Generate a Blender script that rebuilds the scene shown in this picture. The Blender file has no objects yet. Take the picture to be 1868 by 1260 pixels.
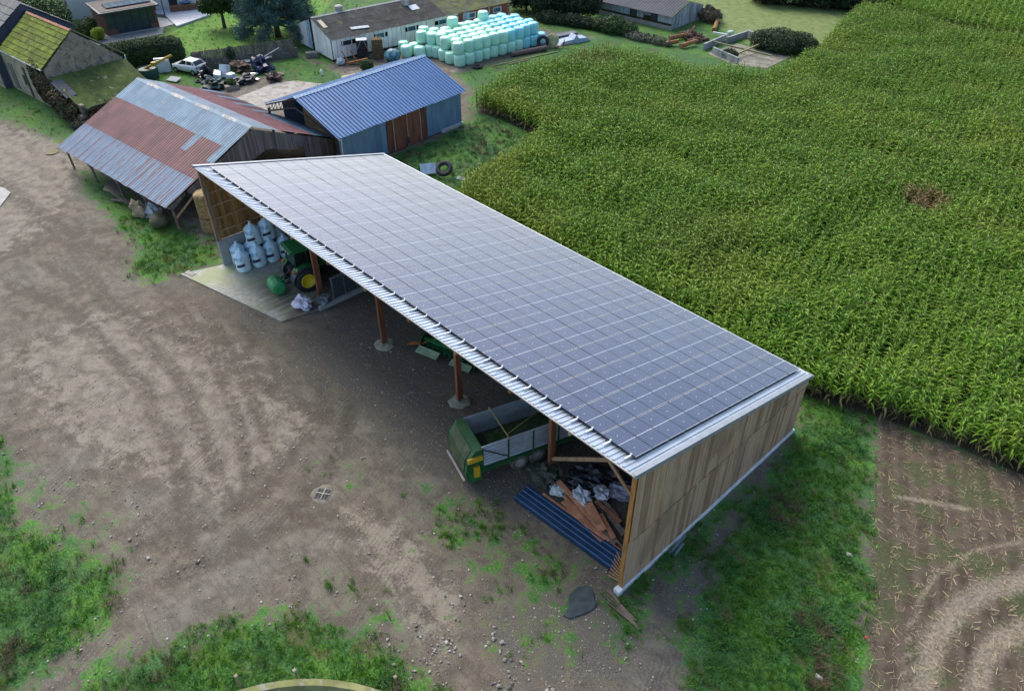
import bpy, math, random
import numpy as np
from mathutils import Matrix, Vector, noise as mnoise
rnd = random.Random(7); rng = np.random.default_rng(7)
C = bpy.context.scene.collection; R = math.radians; PI = math.pi
# ---------------------------------------------------------------- camera, sky, sun, exposure
scn = bpy.context.scene
cam = bpy.data.cameras.new('camera'); camo = bpy.data.objects.new('camera', cam); C.objects.link(camo)
YAW, PIT, ROL = 2.3839, 0.6716, -0.0038
camo.location = (10.7048, -16.4973, 28.7061)
fw = Vector((math.cos(YAW)*math.cos(PIT), math.sin(YAW)*math.cos(PIT), -math.sin(PIT)))
rt = Vector((math.sin(YAW), -math.cos(YAW), 0)); up = rt.cross(fw)
rt2 = math.cos(ROL)*rt + math.sin(ROL)*up; up2 = -math.sin(ROL)*rt + math.cos(ROL)*up
camo.rotation_euler = Matrix((rt2, up2, -fw)).transposed().to_euler()
cam.sensor_width = 36; cam.sensor_fit = 'HORIZONTAL'; cam.lens = 26.862; cam.clip_start = 0.5; cam.clip_end = 2500
scn.camera = camo
SUN_EL, SUN_AZ = R(45), R(-75)          # azimuth clockwise from +Y
w = bpy.data.worlds.new('World'); scn.world = w; w.use_nodes = True
nt = w.node_tree; nt.nodes.clear()
sky = nt.nodes.new('ShaderNodeTexSky'); sky.sky_type = 'NISHITA'; sky.sun_disc = False
sky.sun_elevation = SUN_EL; sky.sun_rotation = SUN_AZ; sky.air_density = 1.0; sky.dust_density = 3.0; sky.ozone_density = 2.0
bg = nt.nodes.new('ShaderNodeBackground'); bg.inputs[1].default_value = 0.142
wo = nt.nodes.new('ShaderNodeOutputWorld'); nt.links.new(sky.outputs[0], bg.inputs[0]); nt.links.new(bg.outputs[0], wo.inputs[0])
sl = bpy.data.lights.new('sun', 'SUN'); sl.energy = 1.4; sl.angle = R(40); sl.color = (1.0, 0.94, 0.84)
so = bpy.data.objects.new('sun', sl); C.objects.link(so)
sd = Vector((math.sin(SUN_AZ)*math.cos(SUN_EL), math.cos(SUN_AZ)*math.cos(SUN_EL), math.sin(SUN_EL)))
so.rotation_euler = sd.to_track_quat('Z', 'Y').to_euler(); so.location = (0, 60, 60)
vs = scn.view_settings; vs.view_transform = 'Standard'; vs.look = 'None'; vs.gamma = 1; vs.use_curve_mapping = False; vs.exposure = 0.92
# ---------------------------------------------------------------- materials
def lin(c):
    return tuple(c)
class NB:
    def __init__(s, m): s.t = m.node_tree; s.n = s.t.nodes
    def new(s, k, **kw):
        n = s.n.new(k)
        for a, b in kw.items(): setattr(n, a, b)
        return n
    def l(s, a, b): s.t.links.new(a, b)
    def val(s, inp, v):
        if hasattr(v, 'is_output') or isinstance(v, bpy.types.NodeSocket): s.l(v, inp)
        else: inp.default_value = v
    def math(s, op, a, b=0.0, c=None, clamp=False):
        n = s.new('ShaderNodeMath', operation=op); n.use_clamp = clamp
        s.val(n.inputs[0], a); s.val(n.inputs[1], b)
        if c is not None: s.val(n.inputs[2], c)
        return n.outputs[0]
    def mix(s, f, a, b, blend='MIX'):
        n = s.new('ShaderNodeMix', data_type='RGBA', blend_type=blend)
        s.val(n.inputs[0], f)
        for i, v in ((6, a), (7, b)):
            if isinstance(v, tuple) and len(v) == 3: v = (*v, 1)
            s.val(n.inputs[i], v)
        return n.outputs[2]
    def noise(s, vec, scale, detail=5, rough=.55, dist=0.0):
        n = s.new('ShaderNodeTexNoise'); s.l(vec, n.inputs['Vector']); n.inputs['Scale'].default_value = scale
        n.inputs['Detail'].default_value = detail; n.inputs['Roughness'].default_value = rough; n.inputs['Distortion'].default_value = dist
        return n.outputs[0]
    def ss(s, v, a, b):
        n = s.new('ShaderNodeMapRange', interpolation_type='SMOOTHSTEP'); s.val(n.inputs[0], v)
        n.inputs[1].default_value = a; n.inputs[2].default_value = b; return n.outputs[0]
def newmat(name):
    m = bpy.data.materials.new(name); m.use_nodes = True; nb = NB(m); bs = nb.n['Principled BSDF']; return m, nb, bs
MC = {}
def mat(name, col, rough=.75, metal=0.0, var=.18, scale=2.5, bump=0.15, bscale=25, col2=None, amt=(.45, .62), rndv=.12, stretch=None, spec=.5, world=True, emis=None, transl=0):
    if name in MC: return MC[name]
    m, nb, bs = newmat(name)
    if world: vec = nb.new('ShaderNodeNewGeometry').outputs['Position']
    else: vec = nb.new('ShaderNodeTexCoord').outputs['Object']
    if stretch:
        mp = nb.new('ShaderNodeMapping'); nb.l(vec, mp.inputs[0]); mp.inputs['Scale'].default_value = stretch; vec = mp.outputs[0]
    n1 = nb.noise(vec, scale, 6)
    dark = tuple(x*(1-var) for x in col); light = tuple(min(1, x*(1+var)) for x in col)
    c = nb.mix(nb.ss(n1, .3, .7), dark, light)
    if col2:
        n2 = nb.noise(vec, scale*1.7, 7, .65, .4)
        c = nb.mix(nb.ss(n2, amt[0], amt[1]), c, col2)
    oi = nb.new('ShaderNodeObjectInfo').outputs['Random']
    mr = nb.new('ShaderNodeMapRange'); nb.l(oi, mr.inputs[0]); mr.inputs[3].default_value = 1-rndv; mr.inputs[4].default_value = 1+rndv
    hs = nb.new('ShaderNodeHueSaturation'); nb.l(mr.outputs[0], hs.inputs['Value']); nb.l(c, hs.inputs['Color'])
    nb.l(hs.outputs[0], bs.inputs['Base Color'])
    bs.inputs['Roughness'].default_value = rough; bs.inputs['Metallic'].default_value = metal
    bs.inputs['Specular IOR Level'].default_value = spec
    if bump:
        b = nb.new('ShaderNodeBump'); b.inputs['Strength'].default_value = bump; b.inputs['Distance'].default_value = .05
        nb.l(nb.noise(vec, bscale, 4), b.inputs['Height']); nb.l(b.outputs[0], bs.inputs['Normal'])
    if transl:
        t = nb.new('ShaderNodeBsdfTranslucent'); nb.l(hs.outputs[0], t.inputs[0]); ms = nb.new('ShaderNodeMixShader'); ms.inputs[0].default_value = transl
        nb.l(bs.outputs[0], ms.inputs[1]); nb.l(t.outputs[0], ms.inputs[2]); nb.l(ms.outputs[0], nb.n['Material Output'].inputs[0])
    MC[name] = m; return m
# ---------------------------------------------------------------- mesh builder
class MB:
    def __init__(s): s.v = []; s.f = []; s.mi = []; s.cur = 0
    def add(s, vs_, fs, mi=None):
        o = len(s.v); s.v += [tuple(p) for p in vs_]; s.f += [tuple(i+o for i in f) for f in fs]; s.mi += [s.cur if mi is None else mi]*len(fs); return s
    def box(s, c, d, rz=0, M=None, mi=None):
        x, y, z = (k/2 for k in d)
        P = [Vector((sx*x, sy*y, sz*z)) for sx in (-1, 1) for sy in (-1, 1) for sz in (-1, 1)]
        T = Matrix.Translation(Vector(c)) @ (M.to_4x4() if M else Matrix.Rotation(rz, 4, 'Z'))
        return s.add([T @ p for p in P], [(0,1,3,2),(4,6,7,5),(0,4,5,1),(2,3,7,6),(0,2,6,4),(1,5,7,3)], mi)
    def bb(s, a, b, mi=None):
        return s.box([(a[i]+b[i])/2 for i in range(3)], [abs(b[i]-a[i]) for i in range(3)], mi=mi)
    def beam(s, a, b, w_, h, mi=None, roll=0):
        a = Vector(a); b = Vector(b); d = b-a; L = d.length
        q = d.to_track_quat('X', 'Z').to_matrix() @ Matrix.Rotation(roll, 3, 'X')
        return s.box((a+b)/2, (L, w_, h), M=q, mi=mi)
    def cyl(s, a, b, r0, r1=None, n=10, cap=True, mi=None):
        r1 = r0 if r1 is None else r1
        a = Vector(a); b = Vector(b); q = (b-a).to_track_quat('Z', 'X').to_matrix()
        P = []
        for c_, r in ((a, r0), (b, r1)):
            for i in range(n):
                t = 2*PI*i/n; P.append(c_ + q @ Vector((r*math.cos(t), r*math.sin(t), 0)))
        F = [(i, (i+1) % n, n+(i+1) % n, n+i) for i in range(n)]
        if cap: F += [tuple(range(n-1, -1, -1)), tuple(range(n, 2*n))]
        return s.add(P, F, mi)
    def lathe(s, prof, n=14, c=(0,0,0), axis='Z', wob=0, seed=0, mi=None, cap=True):
        P = []; c = Vector(c); r_ = random.Random(seed)
        w_ = [1+wob*r_.uniform(-1, 1) for _ in range(n)]
        for r, z in prof:
            for i in range(n):
                t = 2*PI*i/n; k = r*(w_[i] if wob else 1)
                p = Vector((k*math.cos(t), k*math.sin(t), z))
                if axis == 'X': p = Vector((p.z, p.x, p.y))
                if axis == 'Y': p = Vector((p.x, p.z, p.y))
                P.append(c+p)
        m_ = len(prof); F = []
        for j in range(m_-1):
            for i in range(n): F.append((j*n+i, j*n+(i+1) % n, (j+1)*n+(i+1) % n, (j+1)*n+i))
        if cap: F += [tuple(range(n-1, -1, -1)), tuple(range((m_-1)*n, m_*n))]
        return s.add(P, F, mi)
    def prism(s, poly, a, b, axis='X', mi=None):      # poly in the two other axes
        n = len(poly); P = []
        for t in (a, b):
            for (p, q) in poly:
                P.append({'X': (t, p, q), 'Y': (p, t, q), 'Z': (p, q, t)}[axis])
        return s.add(P, [tuple(range(n-1, -1, -1)), tuple(range(n, 2*n))]+[(i, (i+1) % n, n+(i+1) % n, n+i) for i in range(n)], mi)
    def blob(s, c, r, seed=0, amp=.25, n=10, m=7, flat=0, mi=None):
        r_ = random.Random(seed); ph = [Vector((r_.uniform(0, 50), r_.uniform(0, 50), r_.uniform(0, 50)))]
        P = []; c = Vector(c)
        for j in range(m+1):
            th = PI*j/m
            for i in range(n):
                t = 2*PI*i/n; d = Vector((math.sin(th)*math.cos(t), math.sin(th)*math.sin(t), math.cos(th)))
                k = 1+amp*mnoise.noise(d*2.2+ph[0])*1.6
                p = Vector((d.x*r[0]*k, d.y*r[1]*k, d.z*r[2]*k))
                if flat and p.z < -flat*r[2]: p.z = -flat*r[2]
                P.append(c+p)
        F = [(j*n+i, (j+1)*n+i, (j+1)*n+(i+1) % n, j*n+(i+1) % n) for j in range(m) for i in range(n)]
        return s.add(P, F, mi)
    def mesh(s, name, mats, smooth=False):
        me = bpy.data.meshes.new(name); me.from_pydata(s.v, [], s.f)
        for m in (mats if isinstance(mats, (list, tuple)) else [mats]): me.materials.append(m)
        if any(s.mi): me.polygons.foreach_set('material_index', s.mi)
        if smooth: me.polygons.foreach_set('use_smooth', [True]*len(me.polygons))
        me.validate(); me.update(); return me
def tag(o, label=None, cat=None, group=None, kind=None):
    if label: o['label'] = label
    if cat: o['category'] = cat
    if group: o['group'] = group
    if kind: o['kind'] = kind
    return o
def put(name, me, parent=None, loc=(0,0,0), rot=(0,0,0), **kw):
    o = bpy.data.objects.new(name, me); C.objects.link(o); o.parent = parent; o.location = loc; o.rotation_euler = rot
    return tag(o, **kw)
def obj(name, mb, m, parent=None, smooth=False, loc=(0,0,0), rot=(0,0,0), **kw):
    return put(name, mb.mesh(name, m, smooth), parent, loc, rot, **kw)
def thing(name, label, cat, loc=(0,0,0), rz=0, group=None):
    o = bpy.data.objects.new(name, None); C.objects.link(o); o.location = loc if len(loc) == 3 else (*loc, 0); o.rotation_euler = (0,0,rz)
    o.empty_display_size = .3
    return tag(o, label, cat, group)
def one(name, mb, m, label, cat, loc=(0,0,0), rz=0, group=None, smooth=False):
    loc = loc if len(loc) == 3 else (*loc, 0)
    return obj(name, mb, m, None, smooth, loc, (0,0,rz), label=label, cat=cat, group=group)
def dup(root, loc, rz, label, group=None):
    r = root.copy(); C.objects.link(r); r.location = loc if len(loc) == 3 else (*loc, 0); r.rotation_euler = (0,0,rz); r['label'] = label
    if group: r['group'] = group
    for ch in list(root.children):
        c = ch.copy(); C.objects.link(c); c.parent = r
        for g_ in ch.children:
            d = g_.copy(); C.objects.link(d); d.parent = c
    return r
def arrmesh(name, V, F4, m, mi=None):
    me = bpy.data.meshes.new(name); V = np.asarray(V, np.float32); F4 = np.asarray(F4, np.int32)
    me.vertices.add(len(V)); me.vertices.foreach_set('co', V.ravel())
    k = F4.shape[1]; me.loops.add(F4.size); me.loops.foreach_set('vertex_index', F4.ravel())
    me.polygons.add(len(F4)); me.polygons.foreach_set('loop_start', np.arange(0, F4.size, k, dtype=np.int32))
    for x in (m if isinstance(m, (list, tuple)) else [m]): me.materials.append(x)
    if mi is not None: me.polygons.foreach_set('material_index', np.asarray(mi, np.int32))
    me.update(); me.validate(); return me
# leaf cloud: quads scattered in ellipsoids, denser towards their shells
def leaves(name, blobs, n, size, m, seed=1, parent=None, up=.3, asp=.6, shell=.55, **kw):
    g = np.random.default_rng(seed); B = np.array([(*c, *r) for c, r in blobs]); wts = B[:, 3]*B[:, 4]*B[:, 5]; wts = wts**(2/3); wts /= wts.sum()
    k = g.choice(len(B), n, p=wts); d = g.normal(size=(n, 3)); d /= np.linalg.norm(d, axis=1)[:, None]
    rr = shell+(1.08-shell)*g.random(n)**.7
    P = B[k, :3]+d*B[k, 3:]*rr[:, None]; P[:, 2] = np.maximum(P[:, 2], .05)
    nrm = d+g.normal(size=(n, 3))*.7; nrm[:, 2] += up; nrm /= np.linalg.norm(nrm, axis=1)[:, None]
    a = np.cross(nrm, g.normal(size=(n, 3))); a /= np.linalg.norm(a, axis=1)[:, None]; b = np.cross(nrm, a)
    s_ = size*(.6+.8*g.random(n))[:, None]; a = a*s_; b = b*s_*asp
    V = np.stack([P-a, P-b*.9, P+a, P+b*.9], 1).reshape(-1, 3); F = np.arange(4*n).reshape(-1, 4)
    return put(name, arrmesh(name, V, F, m), parent, **kw)
def scatter(name, protos, P, rot, scl, idx, label, tilt=None):
    col = bpy.data.collections.new(name+'_kinds')
    for i, me in enumerate(protos):
        o = bpy.data.objects.new('%s_kind_%02d' % (name, i), me); col.objects.link(o)
    n = len(P); me = bpy.data.meshes.new(name); me.vertices.add(n); me.vertices.foreach_set('co', np.asarray(P, np.float32).ravel())
    R3 = np.zeros((n, 3), np.float32); R3[:, 2] = rot
    if tilt is not None: R3[:, :2] = tilt
    a = me.attributes.new('rot3', 'FLOAT_VECTOR', 'POINT'); a.data.foreach_set('vector', R3.ravel())
    a = me.attributes.new('scl', 'FLOAT', 'POINT'); a.data.foreach_set('value', np.asarray(scl, np.float32))
    a = me.attributes.new('idx', 'INT', 'POINT'); a.data.foreach_set('value', np.asarray(idx, np.int32))
    o = put(name, me, label=label, kind='stuff')
    ng = bpy.data.node_groups.new(name+'_nodes', 'GeometryNodeTree')
    ng.interface.new_socket('Geometry', in_out='INPUT', socket_type='NodeSocketGeometry'); ng.interface.new_socket('Geometry', in_out='OUTPUT', socket_type='NodeSocketGeometry')
    N = ng.nodes; gi = N.new('NodeGroupInput'); go = N.new('NodeGroupOutput'); ip = N.new('GeometryNodeInstanceOnPoints')
    ci = N.new('GeometryNodeCollectionInfo'); ci.inputs['Collection'].default_value = col; ci.inputs['Separate Children'].default_value = True; ci.inputs['Reset Children'].default_value = True
    def na(nm, t):
        q = N.new('GeometryNodeInputNamedAttribute'); q.data_type = t; q.inputs['Name'].default_value = nm; return q.outputs['Attribute']
    L = ng.links.new
    L(gi.outputs[0], ip.inputs['Points']); L(ci.outputs[0], ip.inputs['Instance']); ip.inputs['Pick Instance'].default_value = True
    L(na('idx', 'INT'), ip.inputs['Instance Index']); L(na('rot3', 'FLOAT_VECTOR'), ip.inputs['Rotation']); L(na('scl', 'FLOAT'), ip.inputs['Scale'])
    L(ip.outputs[0], go.inputs[0]); md = o.modifiers.new('scatter', 'NODES'); md.node_group = ng
    return o
# ---------------------------------------------------------------- masks
def sdist(poly, X, Y):
    P = np.array(poly, float); n = len(P); d = np.full(X.shape, 1e18); ins = np.zeros(X.shape, bool)
    for i in range(n):
        a = P[i]; b = P[(i+1) % n]; e = b-a; L = (e**2).sum()+1e-9
        t = np.clip(((X-a[0])*e[0]+(Y-a[1])*e[1])/L, 0, 1); d = np.minimum(d, (X-a[0]-t*e[0])**2+(Y-a[1]-t*e[1])**2)
        c = ((a[1] > Y) != (b[1] > Y)); xx = a[0]+(Y-a[1])*e[0]/(e[1]+1e-12); ins ^= c & (X < xx)
    return np.where(ins, 1, -1)*np.sqrt(d)
def ldist(line, X, Y):
    P = np.array(line, float); d = np.full(X.shape, 1e18)
    for i in range(len(P)-1):
        a = P[i]; e = P[i+1]-a; t = np.clip(((X-a[0])*e[0]+(Y-a[1])*e[1])/((e**2).sum()+1e-9), 0, 1); d = np.minimum(d, (X-a[0]-t*e[0])**2+(Y-a[1]-t*e[1])**2)
    return np.sqrt(d)
def soft(polys, X, Y, w_):
    m = np.zeros(X.shape)
    for p in polys: m = np.maximum(m, np.clip(.5+sdist(p, X, Y)/(2*w_), 0, 1))
    return m
def vnoise(X, Y, s, seed=0):
    g = np.random.default_rng(seed); T = g.random((64, 64)); x = X/s; y = Y/s; i = np.floor(x).astype(int); j = np.floor(y).astype(int); u = x-i; v = y-j
    u = u*u*(3-2*u); v = v*v*(3-2*v); f = lambda a, b: T[a % 64, b % 64]
    return (f(i, j)*(1-u)+f(i+1, j)*u)*(1-v)+(f(i, j+1)*(1-u)+f(i+1, j+1)*u)*v

# ================================================================ GROUND
YARD = [(-102.76,-17.10),(-79.46,-2.02),(-71.20,-0.50),(-64.95,-0.39),(-68.41,7.35),(-68.17,21.09),(-73.39,24.02),(-72.25,27.99),(-66.54,28.40),(-66.13,38.07),(-67.14,44.77),(-65.60,53.09),(-58.44,55.37),(-52.43,57.38),(-52.88,49.69),(-54.34,36.63),(-49.34,34.65),(-42.19,27.70),(-42,16),(-36,16),(-36,15.2),(0.6,15.2),(0.9,8),(1.60,5.77),(2.87,0.34),(5.08,-1.95),(12,-12),(2,-30),(-30,-60),(-90,-60)]
GRASS = [
 [(-28.31,-23.71),(-22.39,-18.21),(-21.16,-17.15),(-18.94,-15.95),(-15.28,-15.28),(-13.82,-16.44),(-13.32,-18.37),(-12.97,-20.11),(-12.45,-21.22),(-12.56,-26.14)],
 [(-11.69,-19.53),(-12.06,-17.55),(-11.28,-15.21),(-10.23,-12.86),(-8.47,-10.27),(-6.15,-9.12),(-4.12,-8.55),(-2.14,-8.60),(0.18,-10.22),(-9.27,-20.13)],
 [(-32.41,-20.68),(-27.79,-16.42),(-25.75,-16.50),(-24.47,-17.25),(-22.55,-17.21),(-21.86,-17.89),(-25.76,-21.97)],
 [(-58.05,-1.65),(-56.12,-0.55),(-49.49,-0.27),(-43.04,0.16),(-38.46,0.94),(-36.32,-0.22),(-37.05,-2.60),(-37.36,-4.58),(-39.27,-5.11),(-42.58,-3.35),(-48.46,-3.05),(-54.13,-3.06)],
 [(-100.67,-7.38),(-86.30,-0.08),(-74.10,-0.58),(-67.65,1.30),(-63.39,1.24),(-65.22,-1.01),(-70.54,-1.69),(-78.62,-4.25),(-87.18,-10.01)],
 [(-1.00,15.49),(2.56,17.67),(5.06,13.16),(7.70,7.24),(10.54,0.65),(6.91,-3.16),(5.04,-0.11),(2.41,0.21),(3.24,3.33),(2.03,5.78),(1.03,8.94),(0.60,12.15)],
 [(0.00,0.65),(0.09,3.66),(0.25,6.42),(0.46,9.35),(0.93,9.33),(0.89,5.93),(1.04,1.81),(0.83,-0.71)],
 [(-0.32,-0.78),(0.32,0.27),(1.78,-0.45),(1.63,-2.01)],
 [(-42.05,20.83),(-42.48,27.96),(-41,30),(-33,31),(-35.01,30.33),(-35.66,22.68),(-29,16.5),(-28,15),(-36,15)],
 [(-71.40,23.38),(-72.25,27.99),(-63.96,27.44),(-58.90,28.25),(-60.08,24.22),(-62.76,21.91),(-67.13,22.17)],
]
THIN2 = [
 [(-8.71,-2.96),(-8.57,-1.36),(-7.37,-0.84),(-6.50,-1.81),(-4.39,-1.38),(-2.20,-1.17),(-1.01,-2.26),(-2.77,-2.96),(-5.54,-3.01)],
 [(-3.85,-6.35),(-2.70,-5.85),(-1.39,-3.03),(0.38,-2.27),(1.94,-3.36),(-0.02,-4.43),(-1.70,-5.85)],
]
THIN = [[(-11.66,-3.33),(-8.78,-0.83),(-3.26,0.68),(-0.36,0.35),(1.33,-2.67),(-2.78,-4.86),(-7.82,-4.97)], [(-27.11,-17.39),(-24.02,-15.22),(-19.30,-13.80),(-16.62,-14.62),(-22.22,-18.26)], [(-10.74,-8.88),(-7.44,-7.07),(-3.41,-7.29),(-6.25,-9.58)], [(-0.30,9.07),(0.23,11.21),(1.40,9.32),(2.91,2.60),(2.87,0.34)], [(-15.92,-5.68),(-14.70,-3.85),(-11.46,-4.14),(-8.52,-1.06),(-7.76,-1.72),(-12.86,-5.10)]]
GRAVEL = [[(-25.26,-1.45),(-24.13,5.09),(-15.87,2.89),(-10.72,0.87),(-6.87,2.19),(-5.27,-0.52),(-9.61,-1.18),(-13.70,-1.10),(-18.17,-1.49),(-21.46,-2.26)], [(-6.68,2.39),(-4.48,5.22),(-1.12,1.62),(-6.68,0.87)], [(-3.57,-5.69),(-0.69,0.00),(1.30,0.16),(2.52,-3.07),(0.33,-6.00),(-1.53,-6.01)], [(-27,2.9),(-0.2,2.9),(-.2,13.8),(-27,13.8)],
          [(-70.23,41.59),(-65.60,53.09),(-58.92,55.87),(-52.66,57.14),(-53.16,49.98),(-54.77,42.70),(-57.95,34.16)], [(-36.92,-2.66),(-30.54,-1.16),(-25.01,-2.34),(-31.49,-2.59),(-36.91,-4.59)], [(0.62,1.78),(0.71,5.75),(2.12,5.87),(2.91,2.60),(2.10,0.62)]]
PALE = [[(-73.41,-3.73),(-65.12,-0.57),(-56.46,-2.67),(-50.33,-8.02),(-46.64,-14.73),(-74.23,-16.61)], [(-63.04,18.23),(-64.85,24.52),(-61.94,32.62),(-56.69,19.49),(-65.72,16.57)], [(-11.18,-6.24),(-9.24,-5.13),(-4.48,-5.52),(-3.93,-7.15),(-7.67,-6.90)], [(-35.72,-13.52),(-35.30,-7.44),(-26.83,-4.24),(-17.98,-4.41),(-16.99,-9.92),(-25.43,-13.38)],
        [(-63.15,33.50),(-54.86,37.86),(-51.17,36.24),(-59.11,38.22)]]
LAWN = [[(-90.56,19.99),(-93.70,27.74),(-117.69,42.94),(-102.86,58.10),(-85.54,39.84),(-77.34,31.07),(-78.20,18.50)]]
PAST = [[(-54.62,77.46),(-74.02,87.61),(-43.00,119.33),(-35.85,90.93),(-30.79,73.06),(-32.28,65.93),(-41.03,69.76)]]
STUB = [[(2.6,18.3),(9.6,19.7),(40,24),(40,-20),(10.4,1.5),(9.3,3.4),(7.6,7.1),(4.8,12.9)]]
TRK = [([(12.13,14.04),(11.75,13.04),(10.80,11.45),(10.29,9.57),(10.24,7.53),(10.63,5.75),(11.17,4.14)], .45), ([(12.93,11.60),(12.56,10.67),(12.08,9.46),(11.99,8.00),(12.36,6.31)], .4),
       ([(5.87,13.76),(7.11,14.56),(8.55,15.44)], .13), ([(11.41,16.27),(10.97,15.36),(9.66,13.21),(8.94,10.29),(9.22,7.53),(10.14,4.92),(10.58,3.82)], .14),
       ([(-28.31,-14.91),(-27.35,-12.68),(-26.14,-10.78),(-24.69,-8.31)], .45), ([(-56.69,19.49),(-59.67,13.39),(-60.21,8.10),(-59.37,-1.18)], .8), ([(-71.34,-5.26),(-62.84,-3.20),(-56.78,-3.00),(-51.65,-0.49)], .5), ([(-11.72,-5.87),(-9.09,-5.87),(-5.53,-5.86),(-3.85,-6.35)], .6)]
RUT = [([(11.78,15.13),(11.36,14.19),(10.26,12.28),(9.65,9.85),(9.77,7.57),(10.63,4.79)], .12), ([(12.61,12.57),(12.22,11.67),(11.55,10.15),(11.41,8.24),(11.90,5.82)], .12), ([(-20.19,-1.61),(-17.27,-4.84),(-15.52,-8.38),(-15.50,-11.23),(-16.58,-14.14)], .35), ([(-18.33,-1.02),(-15.09,-4.26),(-13.24,-7.93),(-13.21,-11.04),(-14.04,-13.98)], .35), ([(-43.56,-11.53),(-38.37,-9.76),(-27.53,-9.28),(-19.64,-10.65),(-15.03,-12.52)], .4), ([(-44.93,-8.99),(-37.90,-7.49),(-26.47,-7.49),(-18.31,-9.25)], .35), ([(-60.91,-7.28),(-51.52,-6.86),(-45.06,-5.94),(-38.22,-4.02)], .6), ([(-52.13,-0.30),(-38.95,-1.72),(-26.65,-2.52)], .5),
 ([(-40.39,-4.26),(-33.21,-4.38),(-27.02,-5.19),(-20.40,-6.94),(-15.98,-8.86)], .3), ([(-40.03,-2.84),(-31.41,-3.38),(-24.52,-4.75),(-18.66,-6.30)], .3), ([(-47.78,-6.53),(-36.40,-7.71),(-29.67,-5.66),(-22.99,-4.54),(-17.89,-3.10)], .4), ([(-13.65,-11.08),(-13.03,-8.64),(-12.16,-6.81)], .4), ([(-47.85,-10.99),(-48.05,-5.65),(-44.92,-2.39)], .5)]
CORN = [(9.6,19.5),(6.3,19.1),(2.7,18.3),(0,17.3),(-1.1,16.9),(-10,17.0),(-30.5,17.0),(-32.2,19.5),(-32.6,22.5),(-34.2,28.5),(-35.0,30.3),(-36.0,31.4),(-42.0,31.6),(-44.6,31.2),(-45.6,33.5),(-47.0,40),(-46.2,47.9),(-45.5,52.0),(-39.2,52.4),(-31.6,54.5),(-28.7,57.4),(-28.9,68.5),(-31.2,76.6),(-33.3,84.6),(-34.5,89.5),(-21.2,87.0),(-15,88.3),(6,93),(16,60),(16,20.6)]
def axis(lo, hi, step, far, fstep, r=1.25):
    a = list(np.arange(lo, hi+1e-6, step)); b = list(np.arange(hi+fstep, far[1], fstep)); c = list(np.arange(lo-fstep, far[0], -fstep))[::-1]
    o = c+a+b
    for s_, k in ((1, -1), (-1, 0)):
        st = fstep
        for _ in range(14):
            st *= 1.5
            if s_ == 1: o.append(o[-1]+st)
            else: o.insert(0, o[0]-st)
    return np.array(o)
gx = axis(-46, 16, .25, (-125, 22), .8); gy = axis(-22, 23, .25, (-24, 118), .7)
GX, GY = np.meshgrid(gx, gy, indexing='ij'); X = GX.ravel(); Y = GY.ravel()
def m_grass(X, Y):
    m = np.maximum(soft(GRASS, X, Y, 1.3), 1-soft([YARD], X, Y, 1.3)); m = np.maximum(m, .46*soft(THIN, X, Y, 1.5)); m = np.maximum(m, .56*soft(THIN2, X, Y, 1.0)); return m*(1-soft(STUB, X, Y, .9))
MASK = {'grass': m_grass(X, Y), 'gravel': soft(GRAVEL, X, Y, 1.2), 'pale': soft(PALE, X, Y, 2.0), 'lawn': soft(LAWN+PAST, X, Y, 1.5), 'pasture': soft(PAST, X, Y, 1.5), 'stub': soft(STUB, X, Y, .8),
        'corn': soft([CORN, [(-33,91),(-15,91),(10,96),(0,140),(-50,140)]], X, Y, .6)}
t = np.zeros(X.shape)
for i_, (l_, w_) in enumerate(TRK): t = np.maximum(t, np.clip(1-ldist(l_, X, Y)/(2*w_), 0, 1)*(1 if i_ < 3 else .7 if i_ < 4 else .5))
MASK['track'] = t
t = np.zeros(X.shape)
for l_, w_ in RUT: t = np.maximum(t, np.clip(1-ldist(l_, X, Y)/(2.2*w_), 0, 1))
MASK['rut'] = t
n1, n2 = GX.shape; I = np.arange(n1*n2).reshape(n1, n2)
F = np.stack([I[:-1, :-1], I[1:, :-1], I[1:, 1:], I[:-1, 1:]], -1).reshape(-1, 4)
gm, nb, bs = newmat('ground_material')
Z = (vnoise(X, Y, 1.7, 3)-.5)*.05+(vnoise(X, Y, .6, 4)-.5)*.025
inslab = soft([[(-37.2,-3),(-26.5,-.8),(-26.3,14.2),(-36.5,14.2)]], X, Y, .3) + soft([[(-50,-10),(-70,-10),(-70,-3),(-56,-5)]], X, Y, 1)
Z = np.where(inslab > .2, -.03, Z-.01); Z -= .05*np.clip(MASK['track'], 0, 1); Z -= .06*np.clip(MASK['rut'], 0, 1)*(inslab < .2)
gme = arrmesh('ground', np.stack([X, Y, Z], 1), F, gm)
for k, v in MASK.items():
    a = gme.attributes.new(k, 'FLOAT', 'POINT'); a.data.foreach_set('value', v.astype(np.float32))
gme.polygons.foreach_set('use_smooth', [True]*len(gme.polygons))
put('ground', gme, kind='structure', label='muddy farmyard ground with worn tracks, gravel and grass edges')
pos = nb.new('ShaderNodeNewGeometry').outputs['Position']
def at(nm): q = nb.new('ShaderNodeAttribute', attribute_name=nm); return q.outputs['Fac']
nbig = nb.noise(pos, .22, 5, .6); nmid = nb.noise(pos, 1.1, 6, .62, .3); nfine = nb.noise(pos, 9, 5, .65); nvf = nb.noise(pos, 38, 3, .6)
mp = nb.new('ShaderNodeMapping'); nb.l(pos, mp.inputs[0]); mp.inputs['Rotation'].default_value = (0,0,R(35)); mp.inputs['Scale'].default_value = (.35, 2.4, 1)
nstr = nb.noise(mp.outputs[0], 1.6, 6, .65, .8)
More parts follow.
